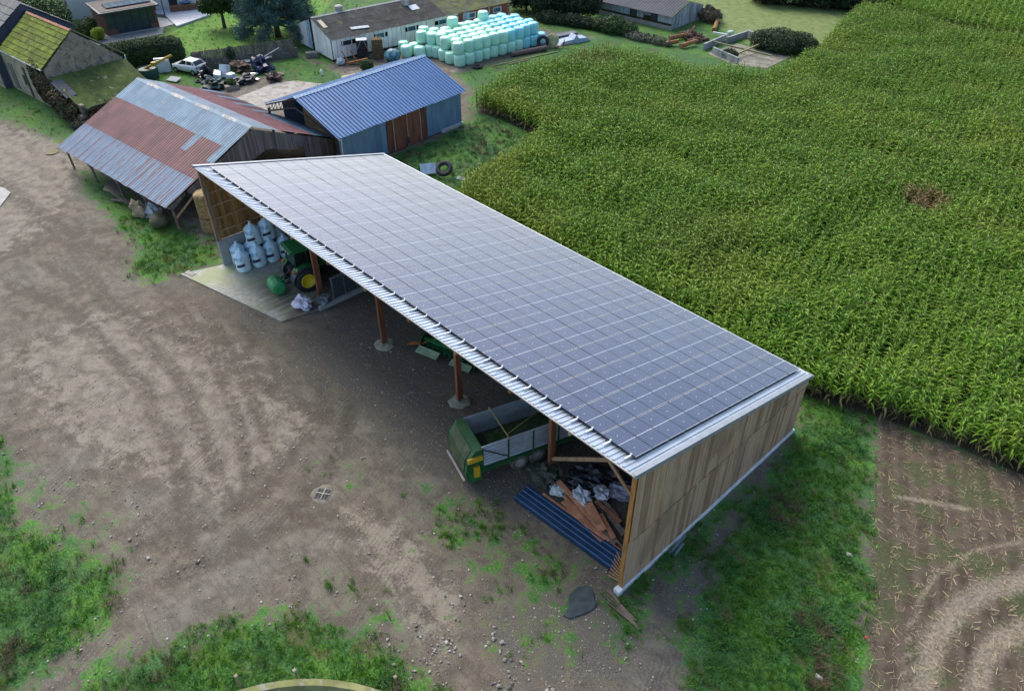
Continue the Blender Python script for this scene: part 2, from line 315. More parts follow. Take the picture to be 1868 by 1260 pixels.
def edge(a, lo=.42, hi=.58, amt=.75, n_=None):
    q = nb.math('ADD', at(a), nb.math('MULTIPLY', nb.math('SUBTRACT', n_ or nmid, .5), amt*2.2)); q = nb.math('ADD', q, nb.math('MULTIPLY', nb.math('SUBTRACT', nfine, .5), 1.3)); return nb.ss(q, lo, hi)
blot0 = nb.noise(pos, 2.3, 6, .7, .5)
mud = nb.mix(nb.ss(nmid, .3, .72), (.092,.078,.060), (.205,.178,.14))
mud = nb.mix(nb.ss(nbig, .4, .7), mud, nb.mix(nb.ss(nmid, .3, .7), (.118,.106,.088), (.21,.195,.165)))
mud = nb.mix(nb.math('MULTIPLY', nb.ss(nstr, .5, .68), .45), mud, (.062,.053,.044))
mud = nb.mix(nb.math('MULTIPLY', nb.ss(nfine, .54, .72), .5), mud, (.27,.25,.215))
mud = nb.mix(nb.math('MULTIPLY', edge('pale', amt=.9), .6), mud, nb.mix(nb.ss(nmid, .35, .6), (.185,.165,.135), (.31,.28,.235)))
mud = nb.mix(nb.math('MULTIPLY', nb.ss(at('rut'), .15, .7), nb.math('MULTIPLY', nb.ss(blot0, .32, .58), .8)), mud, (.085,.070,.054))
grv = nb.mix(nb.ss(nvf, .4, .68), (.05,.049,.046), (.17,.165,.155)); grv = nb.mix(nb.ss(nmid, .45, .7), grv, nb.mix(nb.ss(nvf, .4, .68), (.085,.07,.055), (.17,.145,.12)))
vor = nb.new('ShaderNodeTexVoronoi'); nb.l(pos, vor.inputs['Vector']); vor.inputs['Scale'].default_value = 9; 
stone = nb.math('MULTIPLY', nb.math('LESS_THAN', vor.outputs['Distance'], .2), nb.math('GREATER_THAN', nb.noise(pos, 4.2, 2), .57))
grv = nb.mix(stone, grv, (.36,.34,.31))
grain = nb.noise(pos, 22, 4, .75); blot = nb.noise(pos, 3.2, 6, .7, .6)
mud = nb.mix(nb.math('MULTIPLY', nb.ss(grain, .52, .68), .5), mud, (.30,.28,.24)); mud = nb.mix(nb.math('MULTIPLY', nb.ss(grain, .48, .34), .55), mud, (.055,.047,.038)); mud = nb.mix(nb.math('MULTIPLY', nb.ss(blot, .52, .64), .4), mud, (.085,.076,.062))
trd = nb.new('ShaderNodeMapping'); nb.l(pos, trd.inputs[0]); trd.inputs['Rotation'].default_value = (0,0,R(-22)); trs = nb.new('ShaderNodeSeparateXYZ'); nb.l(trd.outputs[0], trs.inputs[0])
tread = nb.math('SINE', nb.math('ADD', nb.math('MULTIPLY', trs.outputs[0], 2*PI/.22), nb.math('MULTIPLY', blot, 14.0)))
mud = nb.mix(nb.math('MULTIPLY', nb.math('MULTIPLY', nb.ss(tread, .1, .9), nb.ss(nb.noise(pos, .38, 4, .6), .48, .62)), .5), mud, (.075,.066,.054))
mud = nb.mix(1.0, mud, (1.0,.985,.93), 'MULTIPLY'); grv = nb.mix(1.0, grv, (1.3,1.22,1.05), 'MULTIPLY')
c = nb.mix(edge('gravel', amt=.9), mud, grv)
tr = nb.math('MULTIPLY', nb.ss(nb.math('ADD', at('track'), nb.math('MULTIPLY', nb.math('SUBTRACT', nfine, .5), .7)), .2, .85), nb.ss(nmid, .15, .4)); tr = nb.math('MULTIPLY', tr, .9); 
stub = nb.mix(nb.ss(nmid, .3, .7), (.058,.043,.029), (.118,.09,.063))
wv = nb.new('ShaderNodeMapping'); nb.l(pos, wv.inputs[0]); wv.inputs['Rotation'].default_value = (0,0,R(-116)); sp = nb.new('ShaderNodeSeparateXYZ'); nb.l(wv.outputs[0], sp.inputs[0])
rowv = nb.math('SINE', nb.math('ADD', nb.math('MULTIPLY', sp.outputs[1], 2*PI/.75), nb.math('MULTIPLY', nmid, 2.0)))
stub = nb.mix(nb.math('MULTIPLY', nb.ss(rowv, -.2, .9), .5), stub, (.135,.108,.08)); stub = nb.mix(nb.math('MULTIPLY', nb.ss(nb.noise(pos, .45, 5, .65), .47, .6), .75), stub, nb.mix(nb.ss(nfine, .35, .65), (.035,.06,.016), (.10,.11,.045)))
c = nb.mix(edge('stub', amt=.8), c, stub)
c = nb.mix(tr, c, nb.mix(nb.ss(nfine, .35, .65), (.16,.132,.098), (.31,.26,.19)))
gr = nb.mix(nb.ss(nfine, .38, .62), (.028,.078,.010), (.10,.22,.022)); gr = nb.mix(nb.ss(nmid, .42, .62), gr, nb.mix(nb.ss(nfine, .38, .62), (.035,.11,.025), (.10,.25,.035))); gr = nb.mix(nb.math('MULTIPLY', nb.ss(nb.noise(pos, .33, 5, .65), .42, .54), .5), gr, nb.mix(nb.ss(nfine, .38, .62), (.015,.05,.022), (.05,.13,.06))); gr = nb.mix(nb.math('MULTIPLY', nb.ss(nb.noise(pos, .6, 5, .65), .54, .66), .75), gr, nb.mix(nfine, (.04,.035,.018), (.15,.13,.06)))
lw = nb.mix(nb.ss(nmid, .3, .7), (.075,.19,.02), (.12,.27,.035)); lw = nb.mix(nb.math('MULTIPLY', nb.ss(nbig, .5, .65), .45), lw, (.15,.17,.04))
pa = nb.mix(nb.ss(nmid, .3, .7), (.12,.17,.05), (.20,.25,.085)); pa = nb.mix(nb.ss(nb.noise(pos, .8, 4, .7), .6, .68), pa, (.07,.11,.035))
lw = nb.mix(at('pasture'), lw, pa); gr = nb.mix(nb.ss(at('lawn'), .4, .6), gr, lw)
c = nb.mix(edge('grass', .42, .62, .9), c, gr)
c = nb.mix(nb.ss(at('corn'), .45, .6), c, nb.mix(nfine, (.045,.035,.025), (.09,.07,.05)))
nb.l(c, bs.inputs['Base Color']); bs.inputs['Roughness'].default_value = .9; bs.inputs['Specular IOR Level'].default_value = .3
b1 = nb.new('ShaderNodeBump'); b1.inputs['Strength'].default_value = .55; b1.inputs['Distance'].default_value = .08
hh = nb.math('ADD', nb.math('MULTIPLY', nfine, .8), nb.math('MULTIPLY', nstr, 1.2)); hh = nb.math('ADD', hh, nb.math('MULTIPLY', nvf, .3)); nb.l(hh, b1.inputs['Height']); nb.l(b1.outputs[0], bs.inputs['Normal'])
# --- small paved surfaces
def slab(name, poly, z0, z1, m, label):
    return obj(name, MB().prism(poly, z0, z1, 'Z'), m, kind='structure', label=label)
m_slab = mat('slab_concrete', (.40,.385,.32), .85, var=.15, scale=.9, col2=(.30,.34,.16), amt=(.52,.66), bump=.2)
cs = newmat('wash_slab')
m2, nb, bs = cs
p_ = nb.new('ShaderNodeNewGeometry').outputs['Position']; n_a = nb.noise(p_, .5, 5, .6); n_b = nb.noise(p_, 3, 6, .65)
sx = nb.new('ShaderNodeSeparateXYZ'); nb.l(p_, sx.inputs[0])
c = nb.mix(nb.ss(n_b, .3, .7), (.27,.28,.24), (.42,.42,.36)); c = nb.mix(nb.math('MULTIPLY', nb.ss(n_a, .42, .6), .8), c, (.29,.33,.16))
brown = nb.math('MULTIPLY', nb.ss(nb.math('ADD', sx.outputs[1], nb.math('MULTIPLY', n_a, 3)), -.2, 2.4), nb.ss(sx.outputs[0], -34, -30.5)); st = nb.new('ShaderNodeMapping'); nb.l(p_, st.inputs[0]); st.inputs['Scale'].default_value = (2, .25, 1)
c = nb.mix(nb.math('MULTIPLY', brown, nb.ss(nb.noise(st.outputs[0], 1.2, 5, .6), .3, .6)), c, (.13,.11,.09)); nb.l(c, bs.inputs['Base Color']); bs.inputs['Roughness'].default_value = .8
slab('concrete_slab', [(-36.9,-2.7),(-27.25,-.5),(-26.75,2.0),(-26.6,13.9),(-35.9,13.9),(-35.95,.02)], -.2, .05, m2, 'mossy pale concrete apron and floor under the far bay')
slab('pavement', [(-55.20,-10.07),(-55.95,-8.69),(-57.94,-7.31),(-59.15,-7.45),(-62.49,-8.93),(-66,-9),(-62,-14)], -.2, .06, mat('old_slab', (.36,.35,.32), .85, scale=1.2), 'grey concrete paving corner at the left edge')
slab('terrace', [(-99,14.1),(-94.0,14.1),(-93.2,21.2),(-93.6,23.5),(-96.5,23.0),(-99,22)], -.1, .08, mat('terrace_stone', (.32,.33,.34), .8, scale=2), 'grey stone terrace strip before the glazed extension')
slab('patio', [(-98.01,23.30),(-91.90,22.24),(-93.80,27.63),(-97.68,28.13),(-100.5,29),(-100.5,22)], -.1, .22, mat('patio_tiles', (.46,.48,.52), .6, scale=3), 'pale blue grey patio slabs beside the lawn')
slab('path', [(-92.5,9.5),(-91.0,14.5),(-90.6,19.8),(-93.1,21),(-94.0,14.0),(-94.6,9.5)], -.1, .04, mat('path_gravel', (.20,.205,.21), .85), 'grey path between the hedge and the glazed extension')
slab('road', [(-64.30,15.83),(-65.53,20.92),(-64.49,22.95),(-58.75,26.06),(-58.20,17.92),(-59.45,15.61)], -.1, .035, mat('pale_concrete', (.42,.39,.34), .9, scale=.8, col2=(.26,.22,.18), amt=(.5,.64)), 'cracked pale concrete yard between the barns')

# ================================================================ SOLAR SHED
def inv(p): return (Matrix.Translation(p.location) @ Matrix.Rotation(p.rotation_euler[2], 4, 'Z')).inverted()
def wob(name, mb, m, parent, smooth=False, **kw):          # geometry given in world metres, stored relative to its thing
    T = inv(parent); mb.v = [tuple(T @ Vector(p)) for p in mb.v]; return obj(name, mb, m, parent, smooth, **kw)
m_galv = mat('galvanised_sheet', (.50,.56,.62), .38, .55, var=.1, scale=1.2, bump=.05)
m_trim = mat('grey_steel_trim', (.36,.39,.42), .45, .3, var=.08)
m_gut = mat('pale_gutter', (.62,.66,.70), .4, .3, var=.06)
m_wht = mat('white_metal', (.78,.80,.82), .4, .2, var=.05)
m_post = mat('red_brown_timber', (.24,.095,.045), .7, var=.3, scale=1.5, stretch=(6,6,.5), rndv=.15)
m_tim = mat('pale_timber', (.42,.26,.15), .7, var=.25, scale=2, stretch=(3,3,1))
m_ochre = mat('ochre_timber', (.36,.17,.045), .7, var=.3, scale=1.5, stretch=(5,5,.6))
m_int = mat('warm_boards', (.28,.15,.05), .8, var=.35, scale=1.2, stretch=(5,5,.5), rndv=.3)
m_conc = mat('grey_concrete', (.33,.35,.36), .85, var=.12, scale=1.5)
m_sill = mat('white_sill', (.66,.70,.72), .6, var=.15, scale=2)
# weathered boards
m, nb, bs = newmat('weathered_boards'); MC['weathered_boards'] = m
p_ = nb.new('ShaderNodeNewGeometry').outputs['Position']; mp = nb.new('ShaderNodeMapping'); nb.l(p_, mp.inputs[0]); mp.inputs['Scale'].default_value = (9, 9, .5)
oi = nb.new('ShaderNodeObjectInfo').outputs['Random']; add = nb.new('ShaderNodeVectorMath', operation='ADD'); nb.l(mp.outputs[0], add.inputs[0]); cb = nb.new('ShaderNodeCombineXYZ'); nb.l(nb.math('MULTIPLY', oi, 60), cb.inputs[2]); nb.l(cb.outputs[0], add.inputs[1])
g1 = nb.noise(add.outputs[0], .9, 6, .65); g2 = nb.noise(add.outputs[0], 5, 4, .6)
c = nb.mix(nb.ss(g1, .3, .7), (.38,.21,.105), (.56,.37,.23)); c = nb.mix(nb.math('MULTIPLY', nb.ss(oi, .25, .9), .6), c, (.47,.345,.24)); c = nb.mix(nb.math('MULTIPLY', nb.math('LESS_THAN', oi, .18), .5), c, (.17,.095,.05)); wet = nb.new('ShaderNodeMapping'); nb.l(p_, wet.inputs[0]); wet.inputs['Scale'].default_value = (1,.45,.22); c = nb.mix(nb.math('MULTIPLY', nb.ss(nb.noise(wet.outputs[0], 1.3, 4), .48, .66), .55), c, (.20,.125,.075)); c = nb.mix(nb.math('MULTIPLY', nb.ss(g2, .55, .7), .35), c, (.085,.055,.035))
vz = nb.new('ShaderNodeTexVoronoi'); nb.l(p_, vz.inputs['Vector']); vz.inputs['Scale'].default_value = 2.6
c = nb.mix(nb.math('MULTIPLY', nb.math('LESS_THAN', vz.outputs['Distance'], .09), .75), c, (.50,.42,.31))
nb.l(c, bs.inputs['Base Color']); bs.inputs['Roughness'].default_value = .8; m_board = m
b_ = nb.new('ShaderNodeBump'); b_.inputs['Strength'].default_value = .3; b_.inputs['Distance'].default_value = .02; nb.l(g2, b_.inputs['Height']); nb.l(b_.outputs[0], bs.inputs['Normal'])
TH = .252; zr = lambda y: 7.3726-(y-.6421)*math.tan(TH)-.12      # underside of the panels = top of the sheet
LX = 35.95; LY = 14.0; PX, PY = 1.742, 1.154
S = thing('solar_shed', 'long open timber shed with a single pitch roof covered in solar panels', 'shed', (0, 0, 0))
def corr(u0, u1, n, h, pts):      # rows of a ribbed sheet: list of (offset, height) per rib
    out = []
    for i in range(n):
        a = u0+(u1-u0)*i/n; d = (u1-u0)/n
        for t_, hh_ in pts: out.append((a+d*t_, hh_*h))
    out.append((u1, pts[0][1]*h)); return out
RIB = [(0, 0), (.32, 0), (.45, 1), (.68, 1), (.81, 0)]
def ribsheet(mb, P, D, u0, u1, n, h, len_, nrm, thick=.0, rib=RIB, mi=None):   # ribs run along D; spread along U
    pass
rows = corr(-LX-.05, .0, int(36/.25), .04, RIB); mb = MB(); V = []; 
ct, st_ = math.cos(TH), math.sin(TH)
for y in (-.12, LY+.22):
    for x, h in rows: V.append((x, y+h*st_, zr(y)-.045+h*ct))
k = len(rows); mb.add(V, [(i, i+1, k+i+1, k+i) for i in range(k-1)])
wob('roof_sheet', mb, m_galv, S)
mb = MB(); mb.prism([(-.1, zr(-.1)-.05), (LY+.2, zr(LY+.2)-.05), (LY+.2, zr(LY+.2)-.07), (-.1, zr(-.1)-.07)], -LX, 0, 'X'); wob('roof_deck', mb, mat('deck_under', (.30,.31,.32), .7), S)
# panel
pm = MB(); hx, hy = 1.722/2, 1.134/2
pm.bb((-hx, -hy, -.035), (hx, hy, 0), mi=0); pm.add([(-hx+.012, -hy+.012, .001), (hx-.012, -hy+.012, .001), (hx-.012, hy-.012, .001), (-hx+.012, hy-.012, .001)], [(0,1,2,3)], 1)
m, nb, bs = newmat('solar_cells')
tc = nb.new('ShaderNodeTexCoord').outputs['Object']; s_ = nb.new('ShaderNodeSeparateXYZ'); nb.l(tc, s_.inputs[0]); x_, y_ = s_.outputs[0], s_.outputs[1]
def line(v, period, w_, off=0.0):
    q = nb.math('FRACT', nb.math('ADD', nb.math('DIVIDE', v, period), .5+off)); return nb.math('LESS_THAN', nb.math('ABSOLUTE', nb.math('SUBTRACT', q, .5)), w_/period/2)
cx = line(x_, .0925, .006, .5); cy = line(y_, .185, .009, .0); busb = line(y_, .0205, .0022)
mid = nb.math('LESS_THAN', nb.math('ABSOLUTE', x_), .011); ends = nb.math('GREATER_THAN', nb.math('ABSOLUTE', x_), hx-.027)
nz = nb.noise(nb.new('ShaderNodeNewGeometry').outputs['Position'], .35, 3); oi = nb.new('ShaderNodeObjectInfo').outputs['Random']
cell = nb.mix(oi, (.012,.022,.070), (.018,.030,.082)); cell = nb.mix(nb.math('MULTIPLY', busb, .30), cell, (.25,.27,.30))
cell = nb.mix(nb.math('MULTIPLY', cx, .38), cell, (.45,.48,.52)); cell = nb.mix(nb.math('MULTIPLY', cy, .28), cell, (.45,.48,.52))
cell = nb.mix(nb.math('MAXIMUM', mid, ends), cell, (.56,.58,.60))
dd = nb.math('ADD', nb.math('POWER', nb.math('SUBTRACT', nb.math('ABSOLUTE', x_), .43), 2), nb.math('POWER', nb.math('ADD', y_, .1), 2)); cell = nb.mix(nb.math('LESS_THAN', dd, .0006), cell, (.45,.47,.5))
nb.l(cell, bs.inputs['Base Color']); bs.inputs['IOR'].default_value = 1.5; rr_ = nb.new('ShaderNodeMapRange'); nb.l(nz, rr_.inputs[0]); rr_.inputs[3].default_value = .10; rr_.inputs[4].default_value = .22; nb.l(rr_.outputs[0], bs.inputs['Roughness'])
bs.inputs['Coat Weight'].default_value = .5; bs.inputs['Coat Roughness'].default_value = .09; bs.inputs['Coat IOR'].default_value = 1.6
m_fr = mat('panel_frame', (.05,.055,.06), .5, .4)
pme = pm.mesh('solar_panel', [m_fr, m])
for j in range(12):
    for i in range(20):
        y = .6421+(j+.5)*PY*ct; z = 7.3726-(j+.5)*PY*st_+rnd.uniform(-.004, .004)
        put('solar_panel', pme, S, (-.6098-(i+.5)*PX, y, z), (-TH+rnd.uniform(-.004, .004), rnd.uniform(-.004, .004), 0))
# rail hooks along the front
bm_ = MB(); bm_.bb((-.035, -.40, .0), (.035, -.02, .035)); bm_.bb((-.035, -.02, .0), (.035, .03, .11)); brm = bm_.mesh('rail_bracket', m_wht)
for i in range(20):
    for k_ in (.27, .73):
        if i == 0 and k_ < .5: k_ = .14
        put('rail_bracket', brm, S, (-.6098-(i+k_)*PX, .6421, 7.3726-.085), (-TH, 0, 0))
# trims
for x0, x1 in ((-.16, .07), (-LX-.12, -LX+.10)):
    mb = MB(); mb.prism([(-.2, zr(-.2)+.05), (LY+.26, zr(LY+.26)+.05), (LY+.26, zr(LY+.26)+.065), (-.2, zr(-.2)+.065)], x0, x1, 'X')
    xe = x1 if x1 > -1 else x0; mb.prism([(-.2, zr(-.2)-.16), (LY+.26, zr(LY+.26)-.16), (LY+.26, zr(LY+.26)+.05), (-.2, zr(-.2)+.05)], xe-.012, xe+.003, 'X'); wob('edge_trim', mb, m_trim, S)
mb = MB(); mb.bb((-LX, -.16, zr(-.1)-.12), (0, -.10, zr(-.1)-.05)); wob('fascia_board', mb, mat('fascia_pale', (.60,.55,.50), .7, var=.1), S)
mb = MB(); mb.bb((-LX-.1, LY+.22, zr(LY)-.25), (.06, LY+.36, zr(LY)-.11)); wob('gutter', mb, m_gut, S)
# frame
xs_post = [-6.94-7.02*i for i in range(4)]
def column(x, y, z0, z1, sx, sy, m): 
    mb = MB(); mb.bb((x-sx/2, y-sy/2, z0), (x+sx/2, y+sy/2, z1)); return wob('post', mb, m, S)
for i, x in enumerate(xs_post):
    column(x, 2.85, .12, zr(2.85)-.35, .18, .36, m_post); column(x, 13.6, .12, zr(13.6)-.35, .18, .3, m_post)
    mb = MB(); mb.bb((x-.12, 2.62, .02), (x+.12, 3.08, .13)); wob('post_shoe', mb, mat('steel_shoe', (.4,.44,.48), .45, .6), S)
    if i < 3: wob('footing', MB().lathe([(.62, -.05), (.6, .02), (.5, .045), (.2, .06)], 16, (x+.02, 2.8, 0), wob=.12, seed=i), mat('footing_concrete', (.34,.32,.23), .9, var=.25, scale=3), S)
for x in [-.12, -LX+.12]+xs_post:       # rafters
    mb = MB(); mb.prism([(.02, zr(0)-.52), (LY, zr(LY)-.40), (LY, zr(LY)-.16), (.02, zr(0)-.16)], x-.09, x+.09, 'X'); wob('rafter', mb, m_post, S)
for i in range(9):
    y = .25+i*1.65; mb = MB(); mb.bb((-LX+.03, y-.04, zr(y)-.19), (-.03, y+.04, zr(y)-.06)); wob('purlin', mb, m_tim, S)
for x in [-3.4-7.02*i for i in range(5)]: wob('bracket_block', MB().bb((x-.06, -.05, zr(0)-.42), (x+.06, .1, zr(0)-.1)), m_tim, S)
wob('brace', MB().beam((-6.85, 2.8, .9), (-.2, 2.8, 5.9), .07, .2), m_tim, S)
wob('brace', MB().beam((-6.85, 2.72, 6.3), (-.2, 2.72, 1.0), .07, .18), m_tim, S)
# gables : two courses of boards, each board a part
def gable(xf, sgn, mb_mat, inner=False):
    y = .05; i = 0; bw = .235
    while y < LY-.12:
        y1 = min(y+bw-.012, LY-.1); zs = 3.32; z0 = .18 if sgn > 0 else 1.96
        for (a, b, c_, dx) in (((z0), zs, zs, 0), (zs-.06, None, None, .045)):
            j_ = rnd.uniform(-.006, .006); x0 = xf+sgn*(dx+j_); x1 = x0+sgn*.024; lo, hi = min(x0, x1), max(x0, x1)
            if b is None: t0, t1 = zr(y)-.18, zr(y1)-.18
            else: t0 = min(zs, zr(y)-.18); t1 = min(zs, zr(y1)-.18)
            if min(t0, t1) < a+.1: continue
            wob('board', MB().prism([(y, a), (y1, a), (y1, t1), (y, t0)], lo, hi, 'X'), mb_mat, S)
        y += bw; i += 1
gable(-.012, 1, m_board); wob('seam_shade_strip', MB().bb((.03, .1, 3.285), (.062, LY-.15, 3.32)), mat('seam_shade', (.06,.04,.03), .9), S)  # thin dark strip added as painted shade under the overlap of the upper boards
mb = MB(); y = .1
while y < LY-.12:
    mb.prism([(y, 1.96), (y+.225, 1.96), (y+.225, zr(y+.225)-.2), (y, zr(y)-.2)], -LX+.0, -LX+.03, 'X'); wob('board', mb, m_int, S); mb = MB(); y += .235*2 if False else .236
for z in (2.6, 3.55, 4.5, 5.45, 6.3): 
    ym = min(LY-.2, .6421+(7.2-z)/math.tan(TH)-.9); wob('rail', MB().bb((-LX+.035, .15, z-.05), (-LX+.11, ym, z+.05)), m_tim, S); wob('rail', MB().bb((-.12, .15, z-.05), (-.04, ym, z+.05)), m_tim, S)
column(-.11, .12, .15, zr(.1)-.2, .20, .24, m_ochre); column(-.11, LY-.14, .15, zr(LY)-.2, .18, .2, m_ochre); column(-.13, 2.85, .15, zr(2.85)-.3, .16, .16, m_post)
column(-LX+.1, .1, 1.95, zr(.1)-.2, .22, .28, mat('grey_brown_timber', (.26,.17,.11), .75, var=.25, scale=1.5, stretch=(6,6,.5))); column(-LX+.2, 5.2, 1.95, zr(5.2)-.3, .2, .25, m_post); column(-LX+.2, 9.6, 1.95, zr(9.6)-.3, .2, .25, m_post)
wob('sill', MB().bb((-.14, -.06, -.05), (.08, LY+.03, .19)), m_sill, S); wob('corner_block', MB().box((-.05, -.13, .12), (.30, .26, .34)), m_wht, S)
wob('concrete_wall', MB().bb((-LX-.02, .0, -.05), (-LX+.18, LY, 1.94)), m_conc, S)
mb = MB(); x = -LX+.2
while x < -.2: mb.bb((x, LY-.03, .3), (x+.222, LY, zr(LY)-.2)); x += .235
o = wob('back_cladding', mb, m_int, S); o['kind'] = 'stuff'
# divider by the tractor
D = thing('sheet_barrier', 'dark ribbed sheet barrier on a concrete kerb beside the tractor', 'barrier', (-26.75, 3.1, 0))
wob('kerb', MB().bb((-26.78, 1.9, -.02), (-26.56, 6.8, .28)), m_conc, D)
for k_ in range(5): wob('panel', MB().bb((-26.86, 3.15+k_*.9, .25), (-26.81, 4.0+k_*.9, 1.75)), mat('dark_sheet', (.085,.095,.11), .5, .2, var=.2), D)
for k_ in range(6): wob('stud', MB().bb((-26.81, 3.08+k_*.9, .25), (-26.74, 3.16+k_*.9, 1.8)), mat('stud_grey', (.2,.22,.24), .5, .4), D)
wob('top_rail', MB().bb((-26.9, 3.05, 1.76), (-26.72, 7.7, 1.84)), mat('stud_grey', (.2,.22,.24)), D)
one('yellow_disc', MB().lathe([(.2,0),(.22,.1),(.12,.16),(.02,.17)], 12), mat('yellow_plastic', (.62,.50,.03), .5), 'small round yellow disc lying by the dark sheet barrier', 'disc', (-26.45, 5.3, .28))

# ================================================================ THINGS IN AND BY THE SHED
# big bags
bag_m = newmat('bag_fabric'); m_bag, nb, bs = bag_m
p_ = nb.new('ShaderNodeTexCoord').outputs['Object']; n_ = nb.noise(p_, 3, 4); nb.l(nb.mix(nb.ss(n_, .3, .7), (.58,.84,.97), (.78,.93,.99)), bs.inputs['Base Color']); bs.inputs['Roughness'].default_value = .45
mp = nb.new('ShaderNodeMapping'); nb.l(p_, mp.inputs[0]); mp.inputs['Scale'].default_value = (5,5,1.2); b_ = nb.new('ShaderNodeBump'); b_.inputs['Strength'].default_value = .6; b_.inputs['Distance'].default_value = .06; nb.l(nb.noise(mp.outputs[0], 1.5, 4), b_.inputs['Height']); nb.l(b_.outputs[0], bs.inputs['Normal'])
m_blue = mat('print_blue', (.03,.28,.55), .6, var=.05); m_blk = mat('print_black', (.03,.03,.04), .6, var=.1); m_red = mat('print_red', (.65,.20,.22), .6, var=.1); m_org = mat('orange_tie', (.7,.16,.05), .6)
def text_mesh(s, size):
    cu = bpy.data.curves.new('txt', 'FONT'); cu.body = s; cu.size = size; cu.align_x = 'CENTER'; o = bpy.data.objects.new('txt', cu); C.objects.link(o)
    dg = bpy.context.evaluated_depsgraph_get(); me = bpy.data.meshes.new_from_object(o.evaluated_get(dg)); bpy.data.objects.remove(o); return me
TXT = text_mesh('ALZ', .34)
def wrap_text(me0, cx_, z0, r, mats):     # print bent round the bag, facing -X..+X front at angle
    me = me0.copy(); me.materials.clear(); me.materials.append(mats)
    for v in me.vertices:
        a = cx_+v.co.x/r; v.co = Vector((math.cos(a)*r, math.sin(a)*r, z0+v.co.y))
    return me
def big_bag(seed):
    r_ = random.Random(seed); n = 20
    prof = [(.40,0),(.475,.04),(.50,.18),(.475,.4),(.49,.7),(.475,.98),(.50,1.12),(.43,1.25),(.27,1.42),(.12,1.54),(.07,1.62),(.11,1.70),(.04,1.73)]
    mb = MB(); mb.lathe(prof, n, (0,0,0))
    out = []
    for (x, y, z) in mb.v:
        a = math.atan2(y, x); f = 1+.045*math.cos(4*(a+.78))*(-1)*(1 if z < 1.2 else 0)+(.10*math.sin(a*7+seed) if z > 1.1 else .012*math.sin(a*5+z*7+seed))
        out.append((x*f+.03*math.sin(z*2+seed)*z/1.7, y*f, z*(1+.01*r_.uniform(-1, 1))))
    mb.v = out; return mb
proto_bags = [big_bag(i) for i in range(3)]; bagmesh = [b.mesh('bag_body', m_bag, True) for b in proto_bags]
def make_bag(k, loc, rz, label, tie=False):
    t = thing('big_bag', label, 'bag', loc, rz, 'big bags stacked in the far bay of the shed')
    put('bag_body', bagmesh[k], t)
    a = -.2
    put('print', wrap_text(TXT, a, .98, .565, m_blue), t)
    me = MB(); 
    for i in range(7):
        a0 = a-.35+i*.15; q_ = .55; me.add([(math.cos(a0)*q_, math.sin(a0)*q_, .42+.02*i), (math.cos(a0+.15)*q_, math.sin(a0+.15)*q_, .44+.02*i), (math.cos(a0+.15)*q_, math.sin(a0+.15)*q_, .64+.02*i), (math.cos(a0)*q_, math.sin(a0)*q_, .62+.02*i)], [(0,1,2,3)])
    obj('print_block', me, m_blk, t)
    me = MB(); a0 = a-1.5
    for zz in (.62, .74): me.add([(math.cos(a0)*.55, math.sin(a0)*.55, zz), (math.cos(a0+.45)*.55, math.sin(a0+.45)*.55, zz), (math.cos(a0+.45)*.55, math.sin(a0+.45)*.55, zz+.08), (math.cos(a0)*.55, math.sin(a0)*.55, zz+.08)], [(0,1,2,3)])
    obj('print_red', me, m_red, t)
    if tie: obj('tie', MB().box((0,0,1.66), (.14,.10,.10)), m_org, t)
    return t
bags = [((-34.35,.75,.05), 'sky blue white big bag at the front left corner of the stack'), ((-34.2,1.85,.05), 'second big bag in the bottom front row, under the orange tied one'),
        ((-34.15,2.85,.05), 'third big bag in the bottom front row, under the pointed upper bag'), ((-34.05,3.85,.05), 'fourth big bag in the bottom front row, left of the tall one'), ((-34.1,4.95,.05), 'fifth big bag in the front row near the tractor cab'),
        ((-34.1,6.0,.05), 'last big bag half hidden behind the tractor cab'), ((-35.35,1.0,.05), 'big bag with a sagging top behind the front left bag')]
for i, (l, lab) in enumerate(bags): make_bag(i % 3, l, -.62+rnd.uniform(-.15, .15), lab)
for y in (2.0, 3.0, 4.1, 5.2): make_bag(rnd.randrange(3), (-35.2, y, .05), -.6+rnd.uniform(-.2, .2), {2.0:'hidden lower big bag carrying the orange tied upper one', 3.0:'hidden lower big bag carrying the pointed upper one', 4.1:'dim big bag behind the fourth front bag', 5.2:'dim big bag behind the fifth front bag'}[y])
make_bag(0, (-34.75, 2.05, 1.42), -.7, 'upper big bag with an orange tie on top of the stack', True); make_bag(1, (-34.7, 3.1, 1.45), -.5, 'upper big bag with a tall pointed top on the stack')
# crumpled pale bag
def crumple(name, label, cat, loc, r, m, seed, rz=0, group=None, amp=.4, flat=.55):
    return one(name, MB().blob((0,0,r[2]*flat), r, seed, amp, 22, 14, flat), m, label, cat, loc, rz, group, smooth=False)
m_pl = mat('pale_plastic', (.55,.55,.64), .35, var=.12, scale=3, bump=.9, bscale=7, col2=(.40,.40,.52), amt=(.5,.6))
crumple('plastic_bag', 'crumpled pale lilac plastic bag at the tractor side of the concrete apron', 'bag', (-27.75,1.35,.05), (.70,.5,.42), m_pl, 3)
